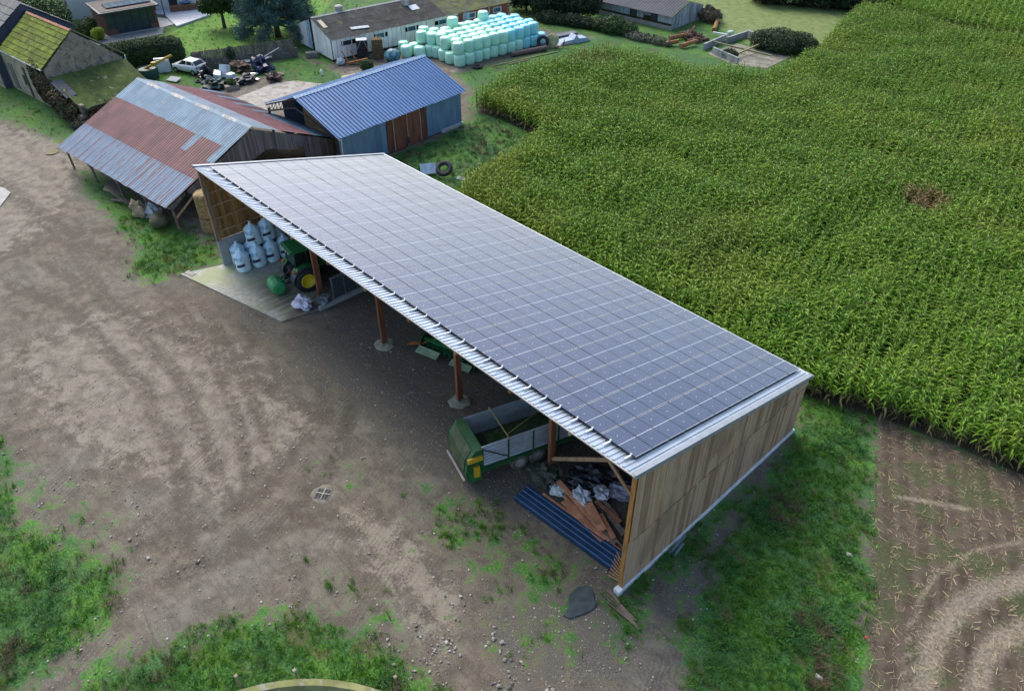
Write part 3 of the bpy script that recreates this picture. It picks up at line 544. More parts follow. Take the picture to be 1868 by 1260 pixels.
# ---- tractor (local: forward +X)
m_gr = mat('tractor_green', (.02,.16,.045), .4, var=.15, scale=3); m_grd = mat('dark_green_paint', (.015,.085,.03), .45, var=.2); m_yel = mat('wheel_yellow', (.72,.55,.02), .45, var=.08); m_tyre = mat('tyre_rubber', (.025,.027,.032), .8, var=.3)
m_glass = mat('dark_glass', (.012,.018,.016), .08, var=.05, bump=0); m_dk = mat('dark_metal', (.04,.042,.045), .55, .3, var=.25); m_lamp = mat('orange_lamp', (.85,.16,.03), .3, bump=0)
def tyre(parent, c, r, w_, side, lug=18, name='wheel'):
    o = obj(name, MB().lathe([(r*.56,-w_/2),(r*.80,-w_*.52),(r*.93,-w_*.44),(r*.965,-w_*.2),(r*.965,w_*.2),(r*.93,w_*.44),(r*.80,w_*.52),(r*.56,w_/2),(r*.56,-w_/2)], 28, (0,0,0), 'Y', cap=False), m_tyre, parent, True, loc=c)
    mb = MB()
    for i in range(lug):
        a = 2*PI*i/lug
        for s_ in (-1, 1):
            b = a+(.5 if s_ > 0 else 0)*2*PI/lug; Mx = Matrix.Rotation(-b, 3, 'Y') @ Matrix.Rotation(s_*.55, 3, 'X'); p = Matrix.Rotation(-b, 3, 'Y') @ Vector((r*.965, s_*w_*.24, 0)); mb.box(p, (r*.07, w_*.56, r*.075), M=Matrix.Rotation(-b, 3, 'Y') @ Matrix.Rotation(s_*.5, 3, 'X'))
    obj('tread', mb, m_tyre, o)
    obj('rim', MB().lathe([(.02, -.02),(r*.16, -.03),(r*.20,-.10),(r*.36,-.10),(r*.46,.02),(r*.52,.10),(r*.57,.12),(r*.57,.16),(r*.50,.16),(r*.45,.08),(.02,.06)], 24, (0, side*w_*.32, 0), 'Y') if side > 0 else MB().lathe([(.02, .02),(r*.16, .03),(r*.20,.10),(r*.36,.10),(r*.46,-.02),(r*.52,-.10),(r*.57,-.12),(r*.57,-.16),(r*.50,-.16),(r*.45,-.08),(.02,-.06)], 24, (0, side*w_*.32, 0), 'Y'), m_yel, o, True)
    return o
T = thing('tractor', 'green farm tractor with yellow wheel rims parked in the far bay', 'tractor', (-30.0, 2.75, .05), R(82))
tyre(T, (0,-.95,.88), .88, .5, -1); tyre(T, (0,.95,.88), .88, .5, 1); tyre(T, (2.6,-.85,.64), .64, .42, -1, 14); tyre(T, (2.6,.85,.64), .64, .42, 1, 14)
obj('chassis', MB().bb((-.5,-.35,.55),(3.0,.35,1.15)).bb((-.2,-.75,.75),(.2,.75,1.0)).bb((2.5,-.7,.5),(2.7,.7,.75)), m_dk, T)
obj('hood', MB().prism([(1.0,1.15),(3.1,1.1),(3.3,1.3),(3.25,1.7),(2.9,1.85),(1.0,2.0)], -.38, .38, 'Y'), m_gr, T)
for s_ in (-1, 1):
    mb = MB(); n = 9
    for i in range(n):
        a0 = PI*(-.02+.80*i/n); a1 = PI*(-.02+.80*(i+1)/n); r0 = 1.0
        mb.add([(-math.cos(a1)*-r0 if False else math.cos(PI-a0)*r0, s_*q_, .88+math.sin(a0)*r0) for q_ in (.62, 1.17)]+[(math.cos(PI-a1)*r0, s_*q_, .88+math.sin(a1)*r0) for q_ in (.62, 1.17)], [(0,1,3,2)])
        mb.add([(math.cos(PI-a0)*r0, s_*1.17, .88+math.sin(a0)*r0), (math.cos(PI-a1)*r0, s_*1.17, .88+math.sin(a1)*r0), (math.cos(PI-a1)*.93, s_*1.18, .88+math.sin(a1)*.93), (math.cos(PI-a0)*.93, s_*1.18, .88+math.sin(a0)*.93)], [(0,1,2,3)])
    f_ = obj('fender', mb, mat('fender_black', (.05,.055,.07), .5), T); obj('fender_top', MB().prism([(-.78,1.55),(-.5,1.86),(.1,1.96),(.5,1.9),(.5,1.84),(.1,1.9),(-.46,1.8),(-.74,1.5)], s_*.55, s_*1.1, 'Y'), m_gr, T)
    obj('lamp', MB().cyl((-.86,s_*.86,1.62),(-.72,s_*.86,1.66),.10,n=12), m_lamp, T); obj('step', MB().bb((.75,s_*.7,.5),(1.2,s_*1.0,1.0)), m_dk, T)
obj('cab', MB().prism([(-.55,1.5),(1.15,1.5),(1.25,2.0),(.95,2.85),(-.45,2.85),(-.6,2.0)], -.72, .72, 'Y'), m_glass, T)
for s_ in (-1, 1):
    for a, b in (((-.57,1.5),(-.46,2.86)), ((1.22,1.6),(.96,2.86)), ((.35,1.5),(.3,2.86))): obj('pillar', MB().beam((a[0], s_*.735, a[1]), (b[0], s_*.735, b[1]), .06, .08), m_grd, T)
obj('roof', MB().prism([(-.75,2.86),(1.15,2.86),(1.22,2.98),(1.05,3.08),(-.6,3.08),(-.78,2.98)], -.82, .82, 'Y'), m_gr, T)
for i in range(4): obj('work_lamp', MB().box((-.78, -.6+.4*i, 2.93), (.05,.14,.09)), m_wht, T)
obj('exhaust', MB().cyl((1.2,-.5,1.6),(1.2,-.5,2.9),.05), m_dk, T)
for s_ in (-1, 1): obj('lift_arm', MB().beam((-.3,s_*.38,.7),(-1.3,s_*.3,.65),.08,.1).beam((-.4,s_*.3,1.5),(-1.1,s_*.3,.72),.05,.05), m_dk, T)
obj('hitch_frame', MB().bb((-.75,-.3,1.0),(-.5,.3,1.6)).beam((-.6,0,1.3),(-1.4,0,1.0),.06,.08), m_dk, T)
one('ballast_weight', MB().lathe([(.28,-.62),(.46,-.56),(.52,-.3),(.52,.3),(.46,.56),(.28,.62)], 12, (0,0,.55), 'Y').box((.4,0,.8),(.25,.5,.25)), mat('weight_green', (.03,.26,.09), .5, var=.15), 'rounded bright green ballast weight hanging behind the tractor', 'weight', (-30.25,1.0,.12), R(82), smooth=False)
# ---- forage trailer (local: forward +X, body from 0 to 7.2)
K = thing('forage_trailer', 'green forage trailer with silver slatted sides parked half under the roof', 'trailer', (-9.85, -.15, 0), R(72))
m_tg = mat('trailer_green', (.012,.095,.032), .5, var=.25, scale=2, col2=(.06,.09,.03), amt=(.52,.66)); m_al = mat('alu_slats', (.50,.56,.62), .4, .5, var=.12); m_mud = mat('dry_mud_tyre', (.13,.115,.10), .9, var=.25); m_in = mat('trailer_floor', (.035,.05,.025), .8, var=.4, scale=3)
W2, Z0, Z1, LT = 1.08, 1.0, 2.38, 7.4
for s_ in (-1, 1):
    for i in range(7):
        mb = MB(); z = Z0+.06+i*(Z1-Z0-.06)/7; h = (Z1-Z0-.06)/7-.02
        mb.prism([(s_*W2, z), (s_*(W2+.035), z+h*.25), (s_*(W2+.035), z+h*.75), (s_*W2, z+h), (s_*(W2-.02), z+h), (s_*(W2-.02), z)], .35, LT, 'X'); obj('side_slat', mb, m_al, K)
    for x in (.38, 1.75, 3.1, 4.5, 5.9, 7.3): obj('upright', MB().bb((x-.035, s_*(W2+.03), Z0-.1), (x+.035, s_*(W2+.09), Z1+.02)), m_tg, K)
    obj('top_rail', MB().bb((.35, s_*(W2-.03), Z1-.01), (LT, s_*(W2+.05), Z1+.05)), m_al, K)
    obj('bottom_rail', MB().bb((-.1, s_*(W2-.02), Z0-.22), (LT, s_*(W2+.10), Z0+.03)), m_tg, K)
    obj('diagonal', MB().beam((.42, s_*(W2+.07), Z1-.12), (1.72, s_*(W2+.07), Z0+.25), .03, .05), m_dk, K)
    obj('lashing_post', MB().bb((1.72, s_*(W2+.02), Z1), (1.78, s_*(W2+.08), Z1+.18)), mat('rust_yellow', (.36,.27,.10), .7), K)
obj('floor', MB().bb((.3,-W2+.03,Z0-.05),(LT,W2-.03,Z0+.12)), m_in, K); obj('head_board', MB().bb((LT,-W2,Z0),(LT+.06,W2,Z1+.2)), m_tg, K)
obj('load_residue', MB().prism([(-W2+.04,Z0+.1),(W2-.04,Z0+.1),(W2-.5,Z0+.35),(-.2,Z0+.25),(-W2+.3,Z0+.6)], 1.2, LT-.1, 'X'), mat('moss_inside', (.04,.075,.02), .9, var=.4, scale=4), K)
obj('tail_hood', MB().prism([(.36,Z1+.0),(-.05,Z1-.04),(-.42,1.8),(-.55,.95),(-.42,.42),(-.3,.42),(-.2,.95),(.36,Z0)], -W2-.12, W2+.12, 'Y'), m_tg, K)
obj('tail_panel', MB().prism([(-.09,Z1-.11),(-.435,1.78),(-.56,1.0),(-.585,1.0),(-.455,1.8),(-.11,Z1-.07)], -W2+.15, W2-.15, 'Y'), mat('moss_panel', (.06,.085,.04), .7, var=.35, scale=2), K)
obj('hood_ridge', MB().prism([(.38,Z1+.03),(-.05,Z1-.01),(-.07,Z1-.06),(.38,Z1-.02)], -W2-.13, W2+.13, 'Y'), m_tg, K)
for z in (1.9, 1.05): obj('warning_box', MB().box((-.05 if z > 1.5 else .0, -W2-.17, z), (.75 if z > 1.5 else .3, .1, .28 if z > 1.5 else .7)), mat('warn_yellow', (.62,.36,.02), .6, var=.15), K)
obj('bumper', MB().bb((-.66,-W2-.05,.5),(-.58,W2+.05,.62)), mat('bumper_grey', (.4,.36,.34), .6), K); obj('side_box', MB().bb((-.4,-W2-.13,.35),(.28,-W2-.02,1.0)), m_gr, K)
for y in (-.55, .55): obj('chassis_beam', MB().bb((-.2,y-.08,.72),(8.6 if False else 7.6,y+.08,.95)), m_tg, K)
obj('drawbar', MB().beam((7.3,-.5,.8),(9.0,0,.6),.12,.14).beam((7.3,.5,.8),(9.0,0,.6),.12,.14), m_tg, K)
for x in (2.35, 3.35):
    for s_ in (-1, 1):
        o = obj('wheel', MB().lathe([(.27,-.2),(.42,-.22),(.5,-.16),(.5,.16),(.42,.22),(.27,.2),(.27,-.2)], 24, (0,0,0), 'Y', cap=False), m_mud, K, True, loc=(x, s_*.98, .5))
        obj('rim', MB().lathe([(.05,-.14),(.12,-.16),(.2,-.08),(.28,-.2),(.29,-.16),(.29,.16),(.2,.08),(.05,.14)], 18, (0,0,0), 'Y'), mat('rim_pale', (.34,.31,.28), .7, var=.2), o, True)
    obj('axle', MB().cyl((x,-.9,.5),(x,.9,.5),.07), m_dk, K)
mm = MB()
for x in (1.75, 4.5): mm = MB().beam((x,-W2-.05,Z1+.16 if x < 2 else Z1+.1),(x+.0,W2+.05,Z1+.16 if x < 2 else Z1+.1),.05,.05); obj('cross_bar', mm, mat('rust_yellow', (.36,.27,.10)), K)
obj('tie_rod', MB().cyl((1.75,-.9,Z1+.1),(4.5,.2,Z1+.05),.018,n=5), mat('rust_yellow', (.36,.27,.10)), K)
# ---- implements in the middle bays
I1 = thing('rotary_harrow', 'green harrow frame with coils of tines standing behind the third timber post', 'harrow', (-17.2, 5.0, 0), R(15))
obj('frame', MB().bb((-1.9,-.1,.55),(1.9,.1,.75)).bb((-1.9,.9,.5),(1.9,1.1,.7)).beam((-1.2,-.1,.7),(-.6,.6,1.5),.1,.1).beam((1.2,-.1,.7),(.6,.6,1.5),.1,.1).beam((-.6,.6,1.5),(.6,.6,1.5),.1,.1), m_gr, I1)
for i in range(9): obj('tine_coil', MB().cyl((-1.7+i*.42,-.25,.28),(-1.7+i*.42+.16,.05,.28),.26,n=10), m_grd, I1)
for s_ in (-1, 1): obj('end_plate', MB().prism([(-.6,.05),(.9,.05),(1.1,.7),(.5,1.15),(-.4,.8)], s_*1.95-.03, s_*1.95+.03, 'X'), m_grd, I1)
obj('cover_plate', MB().box((-1.2,-.75,.35),(1.5,.5,.05), M=Matrix.Rotation(.35,3,'X')), mat('faded_green', (.26,.36,.22), .7, var=.25), I1); obj('cover_plate', MB().box((1.1,-.7,.3),(1.4,.45,.05), M=Matrix.Rotation(.4,3,'X')), mat('faded_green', (.26,.36,.22), .7), I1)
for i in range(4): obj('hose', MB().beam((-1.4+i*.9,.1,.8),(-1.1+i*.8,.7,1.2),.04,.04), m_dk, I1)
one('plough_share', MB().beam((0,0,.5),(-1.0,-.5,.12),.22,.06).beam((0,0,.5),(.5,.7,.8),.1,.1), mat('rust_orange', (.36,.11,.03), .8, var=.3), 'rust orange ploughshare on its beam between second and third posts', 'plough', (-18.9,4.3,0))
I2 = thing('crate_stack', 'dark green open cage crates behind the second timber post', 'crate', (-24.2, 6.2, 0), R(8))
for j in range(2):
    for s_ in (-1, 1): obj('side_panel', MB().bb((-.8,s_*.6-.03,.05+j*.8),(.8,s_*.6+.03,.75+j*.8)), m_dk, I2); obj('end_panel', MB().bb((s_*.8-.03,-.6,.05+j*.8),(s_*.8+.03,.6,.75+j*.8)), m_grd, I2)
one('generator', MB().bb((-.9,-.5,.3),(.9,.5,1.4)).cyl((-.6,-.55,.35),(-.6,.55,.35),.33).cyl((.6,-.55,.35),(.6,.55,.35),.33), m_grd, 'dark green wheeled machine beside the cage crates', 'machine', (-22.6,6.6,0), R(20))
one('tool_bundle', MB().blob((0,0,.35),(.35,.4,.4),5,.5).beam((-.2,0,0),(.1,.1,.9),.04,.04).beam((.2,-.1,0),(-.2,.1,.8),.04,.04), mat('grey_tools', (.16,.18,.2), .5, .4, var=.4), 'grey tools and hoses leaning at the foot of the first timber post', 'tools', (-26.9,2.5,.05))
# ---- scrap pile in the near bay
SH = thing('roofing_stack', 'stack of dark blue ribbed roofing sheets lying before the near bay', 'roofing sheets', (-3.92,.84,0), math.atan2(1.75,5.75)*0+R(3.3))
m_nb = mat('navy_sheet', (.03,.08,.165), .35, .25, var=.15, bump=.03)
for k_ in range(5):
    rows = corr(-.55, .55, 4, .045, RIB); L_ = 2.9; z = .08+k_*.022; dx = rnd.uniform(-.06, .06)
    mb = MB(); mb.add([(x, y+rnd.uniform(-.01,.01), z+h) for x in (-L_+dx, L_+dx) for y, h in rows], [(i, i+1, len(rows)+i+1, len(rows)+i) for i in range(len(rows)-1)]); obj('roof_sheet', mb, m_nb, SH)
obj('batten', MB().bb((-2.5,-.5,.0),(-2.4,.5,.06)).bb((2.4,-.5,.0),(2.5,.5,.06)), m_tim, SH)
m_pk = mat('pink_timber', (.55,.25,.13), .75, var=.3, scale=2, stretch=(1,1,1), rndv=.25); m_pg = mat('grey_timber', (.24,.19,.15), .85, var=.3, rndv=.25)
pk = [(-6.05,1.35,-1.05,1.55,.12,.15,'long orange beam lying along the blue roofing sheets'),(-5.0,1.70,-2.2,1.35,.22,.3,'wide pink plank on the pile next to the long orange beam'),(-6.0,2.35,-2.5,1.70,.34,.26,'pink plank crossing the white sacks'),(-3.95,2.25,-2.5,1.62,.52,.42,'short broad orange board lying on top of the timber pile'),
      (-3.9,2.75,-2.3,2.7,.32,.2,'grey plank right of the broad orange board'),(-3.95,3.15,-2.6,2.85,.25,.18,'grey plank at the back of the pile'),(-2.9,2.65,-1.75,2.3,.2,.25,'short grey plank tilted over others'),(-2.6,1.75,-1.75,1.62,.16,.3,'pale plank end sticking from the pile'),
      (-5.2,1.95,-2.0,1.55,.18,.14,'pale batten under the pink planks'),(-2.0,2.5,-.45,1.9,.25,.07,'thin pale lath reaching the corner post'),(-2.0,1.85,-.4,1.5,.2,.08,'thin batten near the foot of the gable wall'),(-3.2,2.3,-1.9,1.75,.36,.22,'brown plank under the broad orange board')]
for i, (x0, y0, x1, y1, z, w_, lab) in enumerate(pk):
    one('plank', MB().beam((0,0,z), (x1-x0,y1-y0,z*.8), w_, .045 if w_ > .15 else .08), m_pk if 'pink' in lab or 'orange' in lab else m_pg, lab, 'plank', (x0,y0,0), 0, 'loose planks in the near bay')
m_bp = mat('black_plastic', (.012,.014,.02), .25, var=.3, bump=1.0, bscale=5); m_sil = mat('silver_foil', (.55,.57,.62), .3, .4, var=.15, bump=.8, bscale=7); m_wp = mat('white_sack', (.55,.58,.60), .5, var=.1, bump=.8, bscale=6)
crumple('black_sheeting', 'crumpled black plastic sheeting behind the timber pile', 'plastic', (-5.0,3.7,0), (1.15,.55,.6), m_bp, 11, R(30)); crumple('black_bag', 'low black plastic bundle in front of the sheeting', 'plastic', (-4.9,3.1,0), (.85,.45,.42), m_bp, 12, R(20))
one('foil_roll', MB().cyl((0,0,.35),(.75,.5,.65),.3,.33,14), m_bp, 'black wrapped roll with a silver end standing behind the pile', 'roll', (-5.0,3.95,0)); one('foil_disc', MB().lathe([(.3,0),(.31,.06),(.05,.08)],14), m_sil, 'round silver foil end of the black roll', 'foil', (-4.3,4.42,.68))
one('foil_sack', MB().blob((0,0,.3),(.5,.4,.35),21,.35,16,10,.6), m_sil, 'silver foil sack at the end of the black bundle', 'sack', (-4.1,3.3,0))
crumple('white_sack', 'white sack with torn mouth lying on the planks', 'sack', (-4.55,2.5,.2), (.55,.36,.26), m_wp, 14, R(-20)); crumple('green_white_bag', 'green and white printed bag at the left end of the planks', 'bag', (-5.7,2.0,.02), (.42,.32,.22), mat('green_white', (.66,.72,.70), .45, col2=(.15,.42,.18), amt=(.55,.6), scale=4, bump=.7, bscale=7), 15)
crumple('clear_film', 'bundle of grey clear film near the brace', 'plastic', (-3.6,4.1,0), (.8,.45,.35), mat('grey_film', (.36,.37,.45), .3, var=.3, bump=.9, bscale=6), 16, R(30)); one('black_pipe', MB().cyl((0,0,.2),(1.5,1.0,.35),.17), m_bp, 'black drain pipe behind the grey film', 'pipe', (-4.0,4.6,0))
one('pipe_end', MB().cyl((0,0,0),(.22,.15,.02),.16,n=12), m_sil, 'short silver pipe piece by the black drain pipe', 'pipe', (-2.45,5.65,.4))
crumple('wire_tangle', 'grey green tangle of wire netting at the foot of the fourth post', 'netting', (-6.75,2.2,0), (.75,.55,.4), mat('netting', (.09,.10,.07), .8, var=.5, bump=1, bscale=12), 17, amp=.6)
for i in range(6): one('brick_rubble', MB().box((0,0,.08),(.32,.16,.14), rnd.uniform(0,3)), mat('rubble_brown', (.23,.15,.11), .9, var=.3), ['brown stone by the pile', 'broken block under the brace','small brown block near the gable wall','chipped block beyond the laths','half brick near the post','reddish block behind the laths'][i], 'rubble', [(-1.0,3.4),(-2.3,5.2),(-.9,4.3),(-.8,2.9),(-1.5,4.6),(-1.25,2.55)][i])
for i in range(8): one('wooden_stake', MB().beam((0,0,.12+.03*i),(-.65-.05*i,-.12+.08*i,.1+.05*i),.045,.045), m_tim, ['pale stake end poking out past the corner post, %s of the bunch' % k_ for k_ in ('lowest','second lowest','third from below','fourth from below','fifth from below','sixth from below','second highest','highest')][i], 'stake', (-.25,.3+.06*i,0), 0, 'stakes at the front corner post')
for i in range(9): one('branch', MB().cyl((-.9,.02*i,.05+.02*(i%3)),(.9,.06*i-.2,.08),.028,n=6), mat('bark_grey', (.20,.15,.11), .9), 'thin cut branch lying in the heap below the white corner block, number %d from its upper edge' % (i+1) if False else ['uppermost thin branch','second thin branch','third thin branch','fourth thin branch','middle thin branch','sixth thin branch','seventh thin branch','eighth thin branch','lowest thin branch'][i]+' in the heap below the white corner block', 'branch', (.42+.05*i,-.38-.085*i,0), R(-4)+rnd.uniform(-.12,.12), 'branches below the corner block')
one('rubber_mat', MB().prism([(-.62,.25),(-.45,.62),(-.1,.66),(.28,.42),(.45,.5),(.6,.1),(.55,-.35),(.38,-.98),(.12,-1.1),(.0,-.7),(-.25,-.55),(-.5,-.35)], 0, .03, 'Z'), mat('mat_dark', (.035,.05,.055), .85, var=.3), 'torn dark rubber mat lying on the grass before the near gable', 'mat', (*(-0.84,-1.52),.03), R(-10))
mh = thing('drain_cover', 'square iron drain grate in a pale concrete ring in the open yard', 'drain', (-13.46,-6.28,0), R(35))
obj('surround', MB().lathe([(.62,-.05),(.58,.0),(.48,.03),(.1,.035)],18,(0,0,0),wob=.15,seed=2), mat('pad_concrete', (.19,.17,.13), .9, var=.2), mh)
obj('frame', MB().bb((-.36,-.33,.03),(.36,.33,.05)), m_dk, mh)
for i in range(4):
    for j in range(2): obj('grate_bar', MB().bb((-.30+.16*i,-.28+.3*j,.05),(-.20+.16*i,-.04+.3*j,.062)), mat('hole_black', (.012,.012,.014), .8), mh)
obj('rim_bar', MB().bb((-.36,-.02,.05),(.36,.02,.075)).bb((-.02,-.33,.05),(.02,.33,.072)), mat('iron_pale', (.3,.29,.27), .6,.3), mh)
mh2 = thing('drain_grate', 'small black grate set in the corner of the pale concrete apron', 'drain', (*(-36.48,-2.20),.052), R(14)); obj('frame', MB().bb((-.42,-.2,0),(.42,.2,.02)), m_dk, mh2)
for i in range(5): obj('grate_bar', MB().bb((-.36+.16*i,-.17,.02),(-.28+.16*i,.17,.035)), mat('iron_pale', (.3,.29,.27)), mh2)
one('manhole', MB().lathe([(.55,0),(.55,.05),(.02,.06)],20), mat('manhole_rust', (.16,.13,.06), .8, var=.25), 'brown oval manhole cover beside the red barn eave', 'manhole', (-63.77,-2.21,0))
# tank rim at the lower edge
TK = thing('round_tank', 'round concrete tank with a mossy rim at the bottom edge', 'tank', (.55,-17.4,0))
m_rim = mat('moss_rim', (.24,.25,.09), .9, var=.25, scale=1.2, col2=(.33,.31,.25), amt=(.5,.64))
mb = MB(); n = 72; ri, ro = 7.74, 8.0
for r_, z in ((ro, -.1), (ro, 1.0), (ri, 1.0), (ri, .0)): mb.v += [(r_*math.cos(2*PI*i/n), r_*math.sin(2*PI*i/n), z) for i in range(n)]
mb.f = [(j*n+i, j*n+(i+1) % n, (j+1)*n+(i+1) % n, (j+1)*n+i) for j in range(3) for i in range(n)]; mb.mi = [0]*len(mb.f); obj('rim_wall', mb, m_rim, TK)
obj('water', MB().lathe([(7.73,0.3),(7.73,.34)],72), mat('grey_water', (.30,.34,.36), .3, var=.2, scale=.5), TK)
for i, (px_, lab) in enumerate((((-7.15,-13.91),'left'), ((-5.82,-12.20),'middle'), ((-2.98,-9.60),'right'))): one('fence_post', MB().cyl((0,0,0),(-.05,.0,1.15),.045,.04,8).box((-.05,0,1.17),(.12,.12,.06)), m_pg, 'thin grey fence post in the weeds by the round tank, %s of three' % lab, 'fence post', px_, 0, 'posts around the tank')

# ================================================================ OLD RED AND BLUE BARN (local: ridge along +X to the far end, near gable at x=0, +Y = towards the yard)
m_rred = mat('rust_red_sheet', (.165,.062,.060), .6, .0, var=.16, scale=.8, col2=(.19,.09,.08), amt=(.55,.7), rndv=.14, bump=.05)
m_rblue = mat('faded_blue_sheet', (.185,.285,.36), .6, .0, var=.14, scale=.8, col2=(.24,.33,.39), amt=(.52,.7), rndv=.10, bump=.05)
def rust_blue():
    if 'rust_blue' in MC: return MC['rust_blue']
    m, nb, bs = newmat('rust_blue'); MC['rust_blue'] = m
    p_ = nb.new('ShaderNodeTexCoord').outputs['Object']; mp = nb.new('ShaderNodeMapping'); nb.l(p_, mp.inputs[0]); mp.inputs['Scale'].default_value = (5, .35, 1); oi = nb.new('ShaderNodeObjectInfo').outputs['Random']
    ad = nb.new('ShaderNodeVectorMath', operation='ADD'); cb = nb.new('ShaderNodeCombineXYZ'); nb.l(nb.math('MULTIPLY', oi, 40), cb.inputs[2]); nb.l(mp.outputs[0], ad.inputs[0]); nb.l(cb.outputs[0], ad.inputs[1])
    g_ = nb.noise(ad.outputs[0], 1.2, 5, .6); s_ = nb.new('ShaderNodeSeparateXYZ'); nb.l(p_, s_.inputs[0])
    ledge = nb.math('LESS_THAN', s_.outputs[0], .12)
    f = nb.math('MAXIMUM', nb.ss(g_, .56, .63), nb.math('MULTIPLY', ledge, nb.ss(g_, .40, .50)))
    c = nb.mix(nb.ss(nb.noise(p_, 1.0, 4), .3, .7), (.15,.225,.31), (.21,.29,.375)); c = nb.mix(nb.math('MULTIPLY', f, .8), c, (.20,.085,.065)); nb.l(c, bs.inputs['Base Color']); bs.inputs['Roughness'].default_value = .5; bs.inputs['Metallic'].default_value = 0; bs.inputs['Roughness'].default_value = .6; return m
m_grey_w = mat('grey_barn_boards', (.125,.12,.118), .85, var=.35, scale=1.2, stretch=(5,5,.4), rndv=.3)
m_old = mat('old_timber', (.20,.16,.12), .85, var=.3, scale=2)
m_hay = mat('hay', (.27,.19,.085), .95, var=.35, scale=5, bump=1, bscale=18, rndv=.1)
def sheets(root, P00, U, Vv, nu, cols_rows, seed, overlap=.06, rib=3, h=.035, name='roof_sheet', sag=None):
    """P00 top corner; U unit*len along ridge, Vv down the slope; rows: list of (v0,v1,material fn)"""
    r_ = random.Random(seed); P00 = Vector(P00); U = Vector(U); Vv = Vector(Vv); nrm = U.cross(Vv).normalized(); nrm = nrm if nrm.z > 0 else -nrm
    ux, vx = U.normalized(), Vv.normalized(); du = U.length/nu; Mx = Matrix((ux, vx, nrm)).transposed().to_4x4(); 
    if Mx.to_3x3().determinant() < 0: flip = True
    for ri, (v0, v1, mf) in enumerate(cols_rows):
        for i in range(nu):
            rows = corr(0, du+overlap*.5, rib, h, RIB); L_ = (v1-v0)*Vv.length+overlap; j = r_.uniform(-.02, .04); lift = r_.uniform(0, .012)+.012*(2-ri)
            o3 = P00+U*(i/nu)+Vv*v0+nrm*lift
            if sag: o3 = o3+Vector((0, 0, sag(i/nu, v0)))
            mb = MB(); k = len(rows); mb.add([(x, y, z) for y in (-.0, L_+j) for x, z in rows], [(q, q+1, k+q+1, k+q) for q in range(k-1)])
            me = mb.mesh(name, mf(i, r_)); o = bpy.data.objects.new(name, me); C.objects.link(o); o.parent = root
            if Mx.to_3x3().determinant() < 0:
                for v in me.vertices: v.co.z *= -1
                M2 = Matrix((ux, vx, -nrm)).transposed().to_4x4(); M2.translation = o3; o.matrix_local = M2
            else: M2 = Mx.copy(); M2.translation = o3; o.matrix_local = M2
A = R(186.6); OB = thing('old_barn', 'old barn with a patched roof of faded blue and rust red sheets', 'barn', (-43.54, 7.61, 0), A)
# local +Y is (sin..): u=(-.993,-.115), n=(.115,-.993) => local y points to -Y world (left slope is +y)
OL = 16.75; zrg, zl_, zq_ = 5.53, 2.11, 2.20; wl_, wr_ = 8.25, 7.5
redf = lambda i, r_: m_rred; bluef = lambda i, r_: m_rblue; rbf = lambda i, r_: rust_blue()
def mixr(i, r_): return m_rred if i not in (5,) else m_rblue
sheets(OB, (0,0,zrg), (OL,0,0), (0,wl_,zl_-zrg), 19, [(0,.27,bluef),(.27,.46,lambda i,r_: m_rblue if i in (0,) else m_rred if i != 4 else rust_blue()),(.46,.66,redf),(.66,1.0,rbf)], 1)
sheets(OB, (0,0,zrg), (OL,0,0), (0,-wr_,zq_-zrg), 19, [(0,.28,lambda i,r_: mat('pale_blue_sheet', (.34,.39,.43), .55,.1)),(.28,.7,lambda i,r_: mat('pink_red_sheet', (.27,.11,.11), .6, var=.16)),(.7,1.0,lambda i,r_: m_rblue if (i < 8) else m_rred if i%3 else m_rblue)], 2)
for i in range(9): obj('ridge_cap', MB().prism([(-.22,zrg-.02),(0,zrg+.09),(.22,zrg-.02),(0,zrg+.05)], i*OL/9, (i+1)*OL/9-.03+.05, 'X'), mat('ridge_pale', (.50,.50,.48), .7, var=.25, col2=(.3,.25,.2), scale=2) if i%2 else m_rblue, OB)
for y, z in ((wl_-.3, zl_-.18), (wl_*.5, (zrg+zl_)/2-.25), (0, zrg-.3), (-wr_*.5, (zrg+zq_)/2-.25), (-wr_+.3, zq_-.18)): obj('purlin', MB().bb((.05,y-.07,z-.1),(OL-.05,y+.07,z+.06)), m_old, OB)
slopeL = lambda y: zrg-(zrg-zl_)*y/wl_-.16; slopeR = lambda y: zrg-(zrg-zq_)*(-y)/wr_-.16
y = -wr_+.25; top = lambda y: slopeL(y) if y >= 0 else slopeR(y)
while y < wl_-.3:
    y1 = y+.19
    if y > 4.6: bot = 1.55+ .6*abs(math.sin((y-6.3)*1.1))*0+max(0, 1.0-abs(y-6.3)*.6)   # arched opening to the hay bay
    elif -4.3 < y < 2.6: bot = 2.6+max(0, .9-abs(y+.9)*.35)
    else: bot = .1 if y < 0 else .15
    if top(y)-bot > .25: obj('board', MB().prism([(y,bot+rnd.uniform(-.05,.05)),(y1-.012,bot+rnd.uniform(-.05,.05)),(y1-.012,top(y1)),(y,top(y))], -.0+rnd.uniform(-.01,.01), .03, 'X'), m_grey_w, OB)
    y += .2
for x in (.12, 4.2, 8.3, 12.5, 16.5): obj('post', MB().cyl((x,wl_-.55,0),(x,wl_-.45,zl_-.15),.09,n=8), m_old, OB)
for y in (4.5, 2.7, -4.4): obj('post', MB().cyl((.1,y,0),(.1,y,top(y)-.1),.1,n=8), m_grey_w, OB)
obj('strut', MB().beam((.12,wl_-.5,.9),(.12,5.2,2.6),.1,.12), m_tim, OB); obj('strut', MB().beam((.1,4.45,.3),(.0,4.2,2.2),.1,.1), m_old, OB)
for x in (4.2,8.3,12.5): obj('strut', MB().beam((x,wl_-.5,1.0),(x+.9,wl_-.4,zl_-.2),.08,.08), m_old, OB)
mb = MB()
for i in range(40):
    y = -wr_+.3+i*.4
    if y < wl_-3: mb.bb((OL-.05,y,.1),(OL-.02,y+.38,top(y)-.02))
